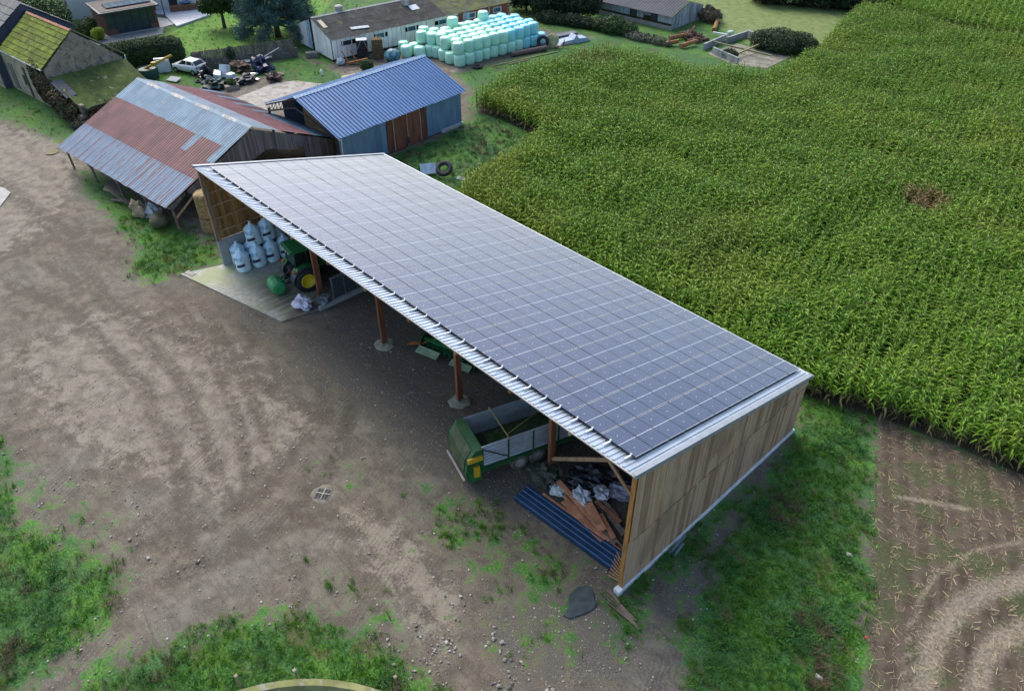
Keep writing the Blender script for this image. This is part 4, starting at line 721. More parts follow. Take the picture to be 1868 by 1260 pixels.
o = obj('back_boards', mb, m_grey_w, OB); o['kind'] = 'stuff'
o = obj('side_wall', MB().bb((.3,2.4,.0),(OL-.3,2.55,3.0)), m_hay, OB)
# round hay bales in the barn mouth
def round_bale(label, loc, r=.7, h=1.2, upright=True, m=None, seed=0, rz=0, group=None):
    mb = MB(); mb.lathe([(r*.9,0),(r,.08),(r*1.02,h*.5),(r,h-.08),(r*.88,h)], 20, (0,0,0), 'Z' if upright else 'X', wob=.02, seed=seed); return one('hay_bale', mb, m or m_hay, label, 'hay bale', loc, rz, group)
hb = [(-41.1,1.55),(-41.15,1.6),(-41.3,3.1)]
for i, z in enumerate((0, 1.22, 2.3)): round_bale(['bottom round hay bale of the column at the red barn corner','middle round hay bale of the column at the red barn corner','top round hay bale of the column at the red barn corner'][i], (-41.05+.03*i,1.75,z), .72, 1.15 if i < 2 else .8, seed=i, group='hay bales stacked at the barn mouth')
for i, (x, y) in enumerate(((-43.2,3.4),(-44.9,3.2),(-42.6,5.2))): round_bale(['dim round hay bale deeper in the barn mouth, left one','dim round hay bale farther back under the roof','dim round hay bale behind the boards of the gable'][i], (x,y,0), .7, 1.2, seed=9+i, group='hay bales stacked at the barn mouth')
one('net_wrapped_bale', MB().blob((0,0,.45),(.75,.7,.55),4,.08,20,12,.8), mat('olive_bale', (.10,.10,.05), .8, var=.3, scale=3, bump=1, bscale=14), 'squashed olive round bale at the barn corner', 'bale', (*(-44.34,-0.83),0), 0, smooth=True)
one('straw_heap', MB().blob((0,0,.45),(.8,.5,.75),8,.4,16,10,.6), mat('straw_pale', (.34,.27,.16), .9, var=.3, bump=1, bscale=16), 'pale loose straw heap leaning under the low eave', 'straw', (*(-47.04,-1.21),0))
crumple('white_sacks', 'white and grey feed sacks heaped under the low eave', 'sacks', (*(-46.45,-0.60),0), (.9,.5,.55), m_wp, 31, R(10)); one('wood_sheet', MB().box((0,0,.5),(1.9,.05,1.3), M=Matrix.Rotation(R(-62),3,'X')), mat('ply', (.34,.29,.22), .8, var=.12), 'pale wooden board leaning out at the low eave', 'board', (*(-52.02,-1.15),.0), R(150))
one('timber_scrap', MB().beam((0,0,.1),(1.8,.3,.9),.15,.1).beam((.4,-.3,.1),(1.6,.4,.2),.3,.06).beam((-.6,0,.05),(1.2,-.3,.3),.1,.1), m_old, 'broken timbers lying under the low eave', 'timber', (*(-49.19,-1.27),0), R(190))
# ================================================================ BLUE BARN (world aligned almost)
m_br = mat('blue_roof_sheet', (.075,.175,.35), .45, .1, var=.06, scale=.5, bump=.03, rndv=.05); m_bw = mat('blue_grey_cladding', (.135,.225,.33), .5, .15, var=.15, scale=1, rndv=.10, col2=(.20,.27,.33), amt=(.55,.75), stretch=(1,1,.3)); m_rd = mat('rust_door', (.15,.055,.030), .7, .1, var=.35, scale=1.5, stretch=(3,3,.6), rndv=.3)
BB = thing('blue_barn', 'barn with a ribbed bright blue roof, blue grey walls and rusty doors', 'barn', (-47.45, 13.5, 0), R(93.7))   # local +X along the ridge (towards far), +Y = away from the near wall
BL_ = 14.64; zR, zF, zN = 5.21, 3.36, 3.20; wn, wf = 5.57, 5.11      # near (towards +X world) is local -Y
sheets(BB, (0,0,zR), (BL_,0,0), (0,-wn,zN-zR), 14, [(0,1,lambda i,r_: m_br)], 5, .05, 3, .085)
sheets(BB, (0,0,zR), (BL_,0,0), (0,wf,zF-zR), 14, [(0,1,lambda i,r_: m_br)], 6, .05, 3, .085)
obj('ridge_cap', MB().prism([(-.28,zR+.01),(0,zR+.13),(.28,zR+.01),(0,zR+.10)], -.05, BL_+.05, 'X'), mat('ridge_blue', (.26,.38,.52), .4,.3), BB)
x = .35; yw = -wn+.45; k_ = 0
while x < BL_-.4:
    door = 5.0 < x < 9.6; w_ = .775 if door else .62; x1 = min(x+w_-.015, BL_-.35)
    obj('door_panel' if door else 'wall_panel', MB().bb((x, yw-.03-(.06 if door else 0), .12 if not door else .05), (x1, yw-(.06 if door else 0), zN+.02)), m_rd if door else m_bw, BB)
    if door and k_ % 2: obj('door_rail', MB().bb((x-.05,yw-.12,.1),(x,yw-.09,zN)), mat('rail_pale', (.4,.36,.3), .6), BB)
    x += w_; k_ += 1
obj('footing', MB().bb((BL_-3.0,yw-.2,-.05),(BL_-.3,yw+.05,.28)), mat('pale_footing', (.42,.42,.38), .85), BB)
mb = MB().prism([(yw,.1),(wf-.4,.1),(wf-.4,zF-.1),(0,zR-.12),(yw,zN-.05)], BL_-.40, BL_-.36, 'X'); obj('gable_wall', mb, m_bw, BB); obj('rear_wall', MB().bb((1.6,wf-.42,.1),(BL_-.4,wf-.38,zF-.05)), m_bw, BB)
for y0 in (0,):        # open steel truss at the near gable
    for (a, b) in (((-wn+.4,zN-.1),(0,zR-.1)), ((0,zR-.1),(wf-.1,zF-.06)), ((.3,zR-.95),(wf-.3,zF-.55)), ((-wn+.4,zN-.15),(.3,zR-.95))): obj('truss_chord', MB().beam((.15,a[0],a[1]),(.15,b[0],b[1]),.09,.12), m_dk, BB)
    for i in range(8):
        y = .3+i*.6; za = zR-.1-(zR-zF)*y/wf; zb = zR-.95-(zR-.95-zF+.55)*(y-.3)/(wf-.6); obj('truss_bar', MB().beam((.15,y,za),(.15,y,zb),.04,.05), m_dk, BB); y2 = y+.6; zb2 = zR-.95-(zR-.95-zF+.55)*(y2-.3)/(wf-.6)
        if i < 7: obj('truss_bar', MB().beam((.15,y,za),(.15,y2,zb2),.03,.04), m_dk, BB)
for y in (-wn+.5, wf-.4): obj('post', MB().bb((.1,y-.08,0),(.26,y+.08,3.1)), m_dk, BB)
obj('drain_pipe', MB().cyl((.3,-wn-.02,zN-.15),(.3,-wn+.15,.1),.055,n=8).cyl((.05,-wn-.05,zN-.1),(.3,-wn-.02,zN-.12),.06,n=8), m_gut, BB)
for j, (x0, y0, z0) in enumerate([(2.2+1.6*a, -4.0+1.5*b, 1.25*c_) for a in range(1) for b in range(4) for c_ in range(3)]):
    p = (Matrix.Translation(BB.location) @ Matrix.Rotation(BB.rotation_euler[2], 4, 'Z')) @ Vector((x0, y0, z0))
    if z0+1.2 < zR-abs(y0)*.36-.1: one('straw_bale', MB().box((0,0,.61),(1.55,1.42,1.2)), m_hay, 'straw bale in the blue barn, %s layer of the %s stack from the drain pipe' % (('bottom','middle','top')[j % 3], ('first','second','third','fourth')[j//3]), 'straw bale', tuple(p), R(93.7)+rnd.uniform(-.05,.05), 'straw bales in the blue barn')
# tyres and scrap behind the blue barn
def tyre_obj(label, loc, r=.62, rz=0, flat=True, tilt=0):
    mb = MB(); n = 24; rr = r*.32; v = []
    for i in range(n):
        a = 2*PI*i/n
        for j in range(8):
            b = 2*PI*j/8; q = r-rr*.75+rr*math.cos(b)*.9; v.append((math.cos(a)*q, math.sin(a)*q, rr*.8+rr*.75*math.sin(b)))
    mb.add(v, [(i*8+j, i*8+(j+1) % 8, ((i+1) % n)*8+(j+1) % 8, ((i+1) % n)*8+j) for i in range(n) for j in range(8)])
    if not flat:
        T_ = Matrix.Translation((0,0,r)) @ Matrix.Rotation(tilt or R(78), 4, 'X'); mb.v = [tuple(T_ @ Vector((p[0],p[1],p[2]-rr*.8))) for p in mb.v]
    return one('tyre', mb, m_tyre, label, 'tyre', loc, rz, 'old tyres lying in the grass', True)
tyre_obj('large tractor tyre standing in the grass behind the solar shed roof', (-35.9,19.9,0), .7, R(35), False, R(38)); tyre_obj('tyre on the ground by the rusty barn door, nearer one', (*(-43.04,20.97),0), .65, R(60), False); tyre_obj('tyre leaning beside the rusty door, farther one', (*(-44.53,21.66),0), .6, R(40), False)
for i, p_ in enumerate(((-43.76,25.15),(-43.57,25.72),(-43.37,26.29),(-43.56,23.56),(-43.33,22.74))): tyre_obj('black tyre lying along the foot of the blue wall, %s from the right' % ('third','second','first','fourth','fifth')[i], (*p_,0), .42)
one('metal_hatch', MB().box((0,0,.7),(1.3,.9,.08), M=Matrix.Rotation(R(48),3,'X')).box((.3,.35,.35),(.7,.3,.5)), mat('pale_blue_metal', (.42,.52,.58), .4,.4), 'pale blue metal hatch propped in the grass beside the large tyre', 'hatch', (*(-36.80,18.93),0), R(60))
one('stone_slab', MB().box((0,0,.05),(1.6,.5,.1)), m_conc, 'pale concrete slab between the corn and the large tyre', 'slab', (*(-34.18,20.78),0), R(30))
one('bucket', MB().lathe([(.12,0),(.16,.25),(.02,.26)],12), m_wht, 'small white bucket on the scrap by the rusty doors', 'bucket', (*(-43.51,21.51),.7))
# ================================================================ WHITE LONG SHED
WS = thing('white_shed', 'long low poultry shed with white cladding, mossy dark roof and a brick end', 'shed', (-71.22, 29.65, 0), R(84.5))   # local +X to far end, -Y is towards the yard
m_wc = mat('white_cladding', (.86,.85,.80), .6, .1, var=.12, scale=1.2, col2=(.40,.39,.30), amt=(.58,.74), stretch=(1,1,.4), rndv=.05); m_fr_ = mat('fibre_roof', (.045,.048,.048), .9, var=.3, scale=.8, col2=(.10,.115,.05), amt=(.55,.66), rndv=.12, bump=.5, bscale=9); m_mr = mat('mossy_fibre_roof', (.10,.105,.07), .9, var=.3, scale=.8, col2=(.14,.17,.04), amt=(.45,.58), bump=.5)
WL = 25.5; zt, ze = 3.84, 2.44; wa, wb = 3.9, 4.6
fr = lambda i, r_: m_mr if i > 13 else m_fr_
sheets(WS, (-.1,0,zt), (WL,0,0), (0,-wb,ze-zt), 23, [(0,.36,fr),(.36,.7,fr),(.7,1,fr)], 8, .08, 5, .03); sheets(WS, (-.1,0,zt), (WL,0,0), (0,wa,ze-zt), 23, [(0,.5,fr),(.5,1,fr)], 9, .08, 5, .03)
obj('ridge_cap', MB().prism([(-.25,zt),(0,zt+.1),(.25,zt),(0,zt+.07)], 0, WL, 'X'), mat('ridge_pale2', (.32,.33,.32), .8), WS)
yw = -wb+.25; m_brick = mat('brick_red', (.30,.085,.05), .85, var=.25, scale=6); m_mor = mat('mortar', (.36,.30,.25), .9)
wins = [2.0, 6.3, 10.6, 15.0, 19.3, 23.3]; x = .1; xb = 17.2; k_ = 0
while x < 16.9:
    x1 = x+.58; hit = [q for q in wins if x1 > q-.55 and x < q+.55]
    if hit:
        obj('cladding_panel', MB().bb((x,yw-.02,.25),(x1-.02,yw+.01,1.5)), m_wc, WS); obj('cladding_panel', MB().bb((x,yw-.02,2.0),(x1-.02,yw+.01,ze)), m_wc, WS)
    else: obj('cladding_panel', MB().bb((x,yw-.02-.02*(k_%2),.25),(x1-.02,yw+.01,ze)), m_wc, WS)
    x += .6; k_ += 1
for q in wins:
    f_ = obj('window', MB().bb((q-.62,yw-.07,1.44),(q+.62,yw-.03,1.52)).bb((q-.62,yw-.07,2.02),(q+.62,yw-.03,2.08)).bb((q-.62,yw-.07,1.52),(q-.55,yw-.03,2.02)).bb((q+.5,yw-.07,1.52),(q+.62,yw-.03,2.02)), m_wht, WS); obj('pane', MB().bb((q-.56,yw-.01,1.5),(q+.56,yw+.02,2.03)), mat('window_teal', (.05,.13,.16), .15, bump=0) if q > 3 else m_dk, f_)
obj('brick_backing', MB().bb((17.0,yw+.0,.0),(WL-.2,yw+.2,ze)), m_mor, WS)
bm2 = MB().bb((0,0,0),(.42,.05,.16)); bme = bm2.mesh('brick', m_brick); nbk = 0
for r_i in range(12):
    for c_i in range(19):
        xx = 17.05+c_i*.44+(.22 if r_i % 2 else 0); zz = .15+r_i*.185
        if xx > WL-.7 or any(abs(xx+.21-q) < .75 and 1.3 < zz < 2.1 for q in wins) or (17.9 < xx < 19.0): continue
        put('brick', bme, WS, (xx, yw-.045+rnd.uniform(-.008,.008), zz)); nbk += 1
obj('door', MB().bb((18.0,yw-.06,.1),(19.0,yw-.02,2.25)), mat('pale_blue_door', (.36,.45,.52), .6), WS); obj('wall_pilaster', MB().bb((21.9,yw-.07,.1),(22.15,yw-.02,ze)), m_mor, WS)
g0 = MB(); y = -wb+.25; tp = lambda y: zt-(zt-ze)*(-y)/wb-.06 if y < 0 else zt-(zt-ze)*y/wa-.06
while y < wa-.25:
    y1 = y+.52
    if not (-.55 < y < .1): obj('gable_panel', MB().prism([(y,.22),(y1-.02,.22),(y1-.02,tp(y1)),(y,tp(y))], -.03-.02*(k_%2), .01, 'X'), m_wc if y < .1 or y > 1.1 else mat('blue_gable', (.32,.44,.52), .6), WS)
    y += .54; k_ += 1
obj('gable_gap', MB().prism([(-.6,.0),(.2,.0),(.2,tp(.2)),(-.6,tp(-.6))], .3, .34, 'X'), m_dk, WS); obj('rear_wall', MB().bb((0,wa-.3,.1),(WL,wa-.25,ze)), m_wc, WS); obj('base_wall', MB().bb((0,yw+.02,-.05),(17,yw+.12,.26)), m_dk, WS); obj('end_wall', MB().prism([(yw,.0),(wa-.3,0),(wa-.3,ze-.05),(0,zt-.1),(yw,ze-.05)], WL-.25, WL-.2, 'X'), m_mor, WS)
for x, y in ((3.9, .5), (12.0, -.9)): c0 = obj('roof_vent', MB().lathe([(.42,zt-.5),(.42,zt+.35),(.5,zt+.35),(.5,zt+.55),(.3,zt+.65),(.02,zt+.66)],12,(x,y,-.25 if y < 0 else 0)), mat('vent_pink', (.42,.38,.36), .8, var=.2), WS)
obj('patch_sheet', MB().box((12.6,-1.9,zt-.53),(1.1,1.0,.05), M=Matrix.Rotation(R(17),3,'X')), mat('patch_pale', (.5,.56,.58), .6), WS); obj('loose_sheet', MB().box((4.2,-3.6,ze+.42),(2.2,.45,.04), M=Matrix.Rotation(R(17),3,'X') @ Matrix.Rotation(R(-8),3,'Z')), mat('patch_pale', (.5,.56,.58)), WS); obj('skylight_gap', MB().box((.6,-1.6,zt-.42),(.5,1.6,.05), M=Matrix.Rotation(R(17),3,'X')), mat('patch_yellow', (.5,.45,.3), .7), WS)
# ================================================================ FAR SHED
FS = thing('far_shed', 'low grey farm shed with a dark roof far behind the corn', 'shed', (-47.8, 69.72, 0), R(184.2)); m_gs = mat('silver_boards', (.26,.29,.31), .8, var=.25, scale=1, stretch=(2,2,.5), rndv=.25); m_dr = mat('dark_slate_sheet', (.06,.065,.08), .75, var=.15, scale=.6, rndv=.08)
FL = 17; sheets(FS, (0,0,2.75), (FL,0,0), (0,3.8,-1.1), 14, [(0,.5,lambda i,r_: m_dr),(.5,1,lambda i,r_: m_dr)], 12, .05, 3, .04); sheets(FS, (0,0,2.75), (FL,0,0), (0,-3.9,-1.15), 14, [(0,1,lambda i,r_: m_dr)], 13, .05, 3, .04)
for i in range(16): obj('side_panel', MB().bb((.05+i*1.06,3.5,.75 if i != 3 else 1.2),(1.05+i*1.06,3.55,1.62)), m_gs if i not in (2,5) else m_dk, FS)
obj('side_base', MB().bb((0,3.56,0),(FL,3.62,.5)), mat('far_base', (.3,.29,.26), .9), FS)
tf = lambda y: 2.72-1.1*abs(y)/3.8
for i in range(9): y = -3.6+i*.8; obj('gable_panel', MB().prism([(y,.05),(y+.77,.05),(y+.77,tf(y+.77)),(y,tf(y))], -.03*(i%2), .04, 'X'), m_gs, FS)
obj('barge_board', MB().beam((-.05,3.85,1.62),(-.05,0,2.78),.06,.14), mat('moss_board', (.18,.2,.08), .9), FS)

# ================================================================ MOSSY STONE BARN
m_stone = mat('rubble_stone', (.27,.225,.17), .9, var=.2, scale=1.2, col2=(.13,.115,.09), amt=(.5,.62), bump=.8, bscale=6); m_moss = mat('moss_roof', (.14,.185,.012), .95, var=.3, scale=.9, col2=(.085,.095,.022), amt=(.5,.64), bump=1, bscale=14, rndv=.12); m_sl = mat('slate_grey', (.11,.12,.12), .7, var=.2, scale=1, rndv=.2, col2=(.17,.19,.12), amt=(.5,.7)); m_slb = mat('slate_blue', (.045,.055,.085), .7, var=.2, rndv=.15)
m_ridge = mat('terracotta', (.42,.20,.11), .85, var=.2); m_ply = mat('pale_render', (.37,.31,.22), .9, var=.2, scale=.7, col2=(.22,.20,.15), amt=(.52,.66)); m_vine = mat('vine_leaves', (.10,.05,.022), .7, var=.5, scale=2, transl=.2, bump=0, col2=(.035,.075,.02), amt=(.46,.56)); 
SB = thing('stone_barn', 'old stone barn with a bright moss covered roof and rough gable', 'barn', (-73.56, 5.19, 0), R(185.9))
sl_, ze1, ze2, zp = 9.63, 4.16, 3.6, 6.91; w1, w2 = 3.83, 4.27
def tiles(root, P00, U, Vv, nu, nv, mf, seed, name='roof_tile', th=.05):
    r_ = random.Random(seed); P00 = Vector(P00); U = Vector(U); Vv = Vector(Vv); n_ = U.cross(Vv).normalized(); n_ = n_ if n_.z > 0 else -n_
    for j in range(nv):
        for i in range(nu):
            a = P00+U*(i/nu)+Vv*(j/nv); du = U/nu*.985; dv = Vv/nv*1.06; l0 = n_*(r_.uniform(.0,.02)); l1 = n_*(th+r_.uniform(.0,.03)); P = [a+l0, a+du+l0, a+du+dv+l1, a+dv+l1]; mb = MB(); mb.add(P+[p-n_*.06 for p in P], [(0,1,2,3),(3,2,6,7),(2,1,5,6),(0,3,7,4),(7,6,5,4)]); obj(name, mb, mf(i, j, r_), root)
tiles(SB, (0,0,zp), (sl_,0,0), (0,w1,ze1-zp), 12, 8, lambda i,j,r_: m_moss, 3); tiles(SB, (0,0,zp), (sl_+4,0,0), (0,-w2,ze2-zp), 9, 3, lambda i,j,r_: m_slb, 4)
for i in range(16): obj('ridge_tile', MB().prism([(-.2,zp-.02),(0,zp+.12),(.2,zp-.02)], i*.6, i*.6+.56, 'X'), m_ridge, SB)
obj('gable_wall', MB().prism([(w1-.25,0),(w1-.25,ze1-.15),(0,zp-.12),(-w2+.25,ze2-.15),(-w2+.25,0)], .1, .55, 'X'), m_stone, SB); obj('front_wall', MB().bb((.5,w1-.55,0),(sl_+6,w1-.25,ze1-.1)), m_ply, SB); obj('back_wall', MB().bb((.5,-w2+.25,0),(sl_+4,-w2+.6,ze2-.1)), m_stone, SB)
obj('coping', MB().beam((.2,-.1,zp+.05),(.2,-w2-.1,ze2+.08),.35,.1), mat('moss_coping', (.20,.20,.06), .9), SB)
for x, z0, z1, w_ in ((3.1,.2,2.6,.5),(5.6,.1,3.1,.45),(6.2,1.2,2.2,.7),(9.0,.2,2.8,.9)): obj('opening', MB().bb((x-w_/2,w1-.26,z0),(x+w_/2,w1-.2,z1)), m_dk if w_ < .8 else m_grey_w, SB)
obj('gutter', MB().bb((0,w1-.02,ze1-.12),(sl_,w1+.10,ze1-.02)), m_gut, SB); obj('drain_pipe', MB().cyl((.1,-w2-.1,ze2-.1),(.1,-w2,.2),.06,n=8), m_gut, SB)
HS = thing('slate_barn', 'taller slate roofed barn at the top left corner behind the mossy roof', 'barn', (-84.0,4.1,0), R(185.9))
tiles(HS, (0,0,7.6), (16,0,0), (0,4.6,-3.1), 14, 7, lambda i,j,r_: m_sl, 7, 'slate'); tiles(HS, (-.1,-.1,7.55), (.9,0,0), (0,4.8,-3.3), 1, 7, lambda i,j,r_: m_slb, 8, 'slate'); tiles(HS, (0,0,7.6), (16,0,0), (0,-4.6,-3.1), 5, 2, lambda i,j,r_: m_slb, 9, 'slate')
obj('front_wall', MB().bb((.2,4.1,0),(16,4.4,4.6)), m_ply, HS); obj('gable_wall', MB().prism([(4.3,0),(4.3,4.5),(0,7.45),(-4.3,4.5),(-4.3,0)], 0, .3, 'X'), m_slb, HS); obj('rear_wall', MB().bb((.2,-4.4,0),(16,-4.1,4.5)), m_ply, HS)
# lean-to with mossy roof
LT_ = thing('lean_to', 'collapsing lean to with a mossy roof against the stone gable', 'lean-to', (-73.4,5.2,0), R(185.9))
mb = MB(); r_ = random.Random(4); nu, nv = 14, 12; V = []
for j in range(nv+1):
    for i in range(nu+1):
        u, v = i/nu, j/nv; y = 3.5-u*7.6; x = -.2-v*(5.4-1.0*u); z = 3.35-v*1.7-.25*math.sin(u*PI)*v+.10*r_.uniform(-1,1)*v; V.append((x, y, z))
mb.add(V, [(j*(nu+1)+i, j*(nu+1)+i+1, (j+1)*(nu+1)+i+1, (j+1)*(nu+1)+i) for j in range(nv) for i in range(nu)]); obj('moss_roof', mb, mat('moss_roof_dark', (.055,.085,.015), .95, var=.35, scale=1, col2=(.20,.20,.13), amt=(.60,.66), bump=1, bscale=10), LT_, True)
obj('front_wall', MB().bb((-5.3,3.1,0),(-.2,3.45,1.9)), m_stone, LT_); obj('end_wall', MB().bb((-5.2,-3.8,0),(-4.9,3.4,1.4)), m_stone, LT_); obj('corner_stone', MB().box((-5.3,3.6,.5),(.45,.4,1.1), .2), mat('pale_stone', (.42,.36,.30), .9), LT_); tiles(LT_, (-.8,3.75,3.1), (-2.6,0,-.9), (0,-1.0,.1), 3, 2, lambda i,j,r_: m_slb, 11, 'slate')
vine = leaves('vine', [((-75.2,1.3,2.4),(2.6,.35,2.0)),((-71.5,1.4,1.6),(2.4,.6,1.3)),((-69.2,2.2,1.0),(1.1,1.4,.9)),((-68.4,4.6,.9),(.8,2.6,.7))], 9000, .13, m_vine, 5, label='rusty brown creeper covering the stone wall beside the barn', cat='creeper')
bram = leaves('bramble', [((-67.9,3.6,.5),(1.1,2.6,.8)),((-67.6,7.5,.6),(.9,2.2,.8)),((-66.9,1.6,.4),(1.2,.8,.5))], 5200, .11, mat('bramble_leaves', (.035,.045,.02), .8, var=.5, scale=2, transl=.15, bump=0, col2=(.09,.06,.05), amt=(.5,.6)), 6, label='dark bramble thicket between the lean to and the red barn', cat='bramble')
# ================================================================ HOUSE AND EXTENSION
HO = thing('house', 'white rendered house with its terrace door, cut by the top edge of the photo', 'house', (-104.8,13.45,0), R(70.0))  # local +X along the front
m_ren = mat('white_render', (.74,.73,.71), .8, var=.06, scale=.6); m_bei = mat('beige_gable', (.46,.38,.28), .9, var=.1)
obj('front_wall', MB().bb((0,0,0),(17.5,.35,5.2)), m_ren, HO); obj('gable_wall', MB().bb((-.02,.0,0),(.3,9,5.2)), m_bei, HO); obj('corner_quoins', MB().bb((-.06,-.05,0),(.45,.02,5.2)), m_bei, HO)
tiles(HO, (-.4,4.5,8.4), (18.3,0,0), (0,-5.0,-3.2), 10, 3, lambda i,j,r_: m_slb, 14, 'slate'); obj('rear_wall', MB().bb((0,8.8,0),(17.5,9,5.2)), m_ren, HO); obj('end_wall', MB().bb((17.2,.36,0),(17.48,8.8,5.2)), m_ren, HO)
for x, w_, h in ((13.1,1.1,2.3),(10.6,.3,2.6)): 
    f_ = obj('door', MB().bb((x-w_/2,-.06,.2),(x+w_/2,-.01,h)), m_dk, HO)
for x in (9.6, 11.6, 16.6): obj('pergola_post', MB().bb((x,-3.4 if x != 9.6 else -.2,.2),(x+.12,-3.28 if x != 9.6 else -.08,2.8)), m_dk, HO)
obj('pergola_beam', MB().bb((11.5,-3.4,2.8),(16.8,-3.25,2.95)), m_dk, HO)
one('planter_bench', MB().bb((-1.7,-.4,0),(1.7,.4,.65)), mat('brown_wicker', (.20,.10,.06), .8, var=.2), 'brown wooden storage bench on the patio by the white wall', 'bench', (*(-98.17,26.10),.22), R(70)); one('cushion', MB().blob((0,0,.2),(.8,.4,.22),2,.15,14,8,.8), mat('blue_cushion', (.12,.20,.32), .8), 'blue cushion on the brown patio bench', 'cushion', (*(-98.36,26.66),.88), R(70), smooth=True)
SR = thing('sunroom', 'dark framed glazed extension with brick base and solar panels on its flat roof', 'sunroom', (-94.2,14.5,0), R(84))   # local +X along the front, +Y to the house
m_an = mat('anthracite', (.035,.045,.065), .45, .2, var=.1); m_bk2 = mat('dark_brick', (.16,.07,.05), .85, var=.25, scale=5)
obj('roof', MB().bb((-.4,-.5,2.62),(6.7,5.9,2.82)), m_an, SR); obj('roof_deck', MB().bb((-.1,-.2,2.825),(6.4,5.7,2.86)), mat('deck_brown', (.11,.09,.08), .8), SR); obj('floor_wall', MB().bb((.02,.25,0),(6.2,.35,.3)), m_an, SR)
for i in range(7): obj('solar_panel', MB().bb((.9+i*.76,.9,2.95),(1.62+i*.76,3.2,3.02)), mat('teal_panel', (.045,.10,.15), .2, .1, bump=0), SR)
for (a, b) in ((0,.3),(1.3,1.38),(2.3,2.38),(3.3,3.38),(4.3,4.38),(5.2,5.28),(5.95,6.25)): obj('mullion', MB().bb((a,-.02,0),(b,.22,2.6)), m_bk2 if b-a > .2 else m_an, SR)
for (a, b) in ((.3,1.3),(5.28,5.95)): obj('brick_base', MB().bb((a,.0,0),(b,.2,.7)), m_bk2, SR)
for (a, b) in ((.3,1.3),(1.38,2.3),(2.38,3.3),(3.38,4.3),(4.38,5.2),(5.28,5.95)): 
    lo = .72 if a in (.3, 5.28) else .08; obj('pane', MB().bb((a,.08,lo),(b,.11,2.55)), mat('sunroom_glass', (.03,.05,.06), .06, bump=0), SR); obj('transom', MB().bb((a,.04,1.2),(b,.12,1.26)), m_an, SR)
obj('side_wall', MB().bb((0,.22,0),(.25,5.8,2.6)), m_bk2, SR); obj('side_wall', MB().bb((6.0,.22,0),(6.25,5.8,2.6)), m_bk2, SR)
one('terrace_table', MB().box((0,0,.72),(1.2,.8,.06)).cyl((-.5,-.3,0),(-.5,-.3,.7),.04).cyl((.5,.3,0),(.5,.3,.7),.04).cyl((-.5,.3,0),(-.5,.3,.7),.04).cyl((.5,-.3,0),(.5,-.3,.7),.04), m_wht, 'white table seen through the sunroom glass', 'table', (-95.4,17.9,.1), R(84))
# hedge, plank fence, retaining wall
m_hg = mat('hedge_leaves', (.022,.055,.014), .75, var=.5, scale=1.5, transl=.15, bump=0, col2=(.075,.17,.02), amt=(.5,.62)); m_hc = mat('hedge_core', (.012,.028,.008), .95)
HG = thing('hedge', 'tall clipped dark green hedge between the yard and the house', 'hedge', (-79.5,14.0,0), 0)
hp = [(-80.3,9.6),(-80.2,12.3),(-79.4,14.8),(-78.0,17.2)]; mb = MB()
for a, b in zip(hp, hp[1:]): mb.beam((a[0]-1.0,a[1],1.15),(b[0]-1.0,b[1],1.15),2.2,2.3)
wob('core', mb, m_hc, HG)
bl = []
for a, b in zip(hp, hp[1:]):
    for k_ in range(4): t_ = k_/4; bl.append(((a[0]+(b[0]-a[0])*t_-1.0, a[1]+(b[1]-a[1])*t_, 1.35), (1.35,.95,1.45)))
o = leaves('foliage', [((c_[0]+79.5,c_[1]-14,c_[2]),r) for c_, r in bl], 26000, .09, m_hg, 8, HG, shell=.85)
FN = thing('plank_fence', 'weathered grey plank fence on a low wall beside the lawn', 'fence', (-73.4,22.2,0), math.atan2(10.5,3.4)); m_pf = mat('fence_planks', (.16,.145,.115), .9, var=.3, scale=3, rndv=.3)
Lf = 11.2
for i in range(int(Lf/.17)): x = -Lf/2+i*.17; obj('plank', MB().box((x,rnd.uniform(-.03,.03),1.35+rnd.uniform(-.05,.05)),(.15,.03,1.15), M=Matrix.Rotation(rnd.uniform(-.05,.05),3,'Y')), m_pf, FN)
obj('retaining_wall', MB().bb((-Lf/2,-.22,0),(Lf/2,-.02,.95)), mat('retaining_wall', (.15,.14,.12), .95, var=.3, scale=1, bump=.8, bscale=5), FN)
for i in range(12): obj('rail', MB().box((-Lf/2+.5+i*.93,-.24,.55+.18*(i%2)),(.85,.03,.22)), m_pf, FN)
for i in range(5): obj('stake', MB().cyl((-Lf/2-.1+i*.35,-.35,0),(-Lf/2-.05+i*.3,-.2,1.9),.04,n=6), m_pf, FN)
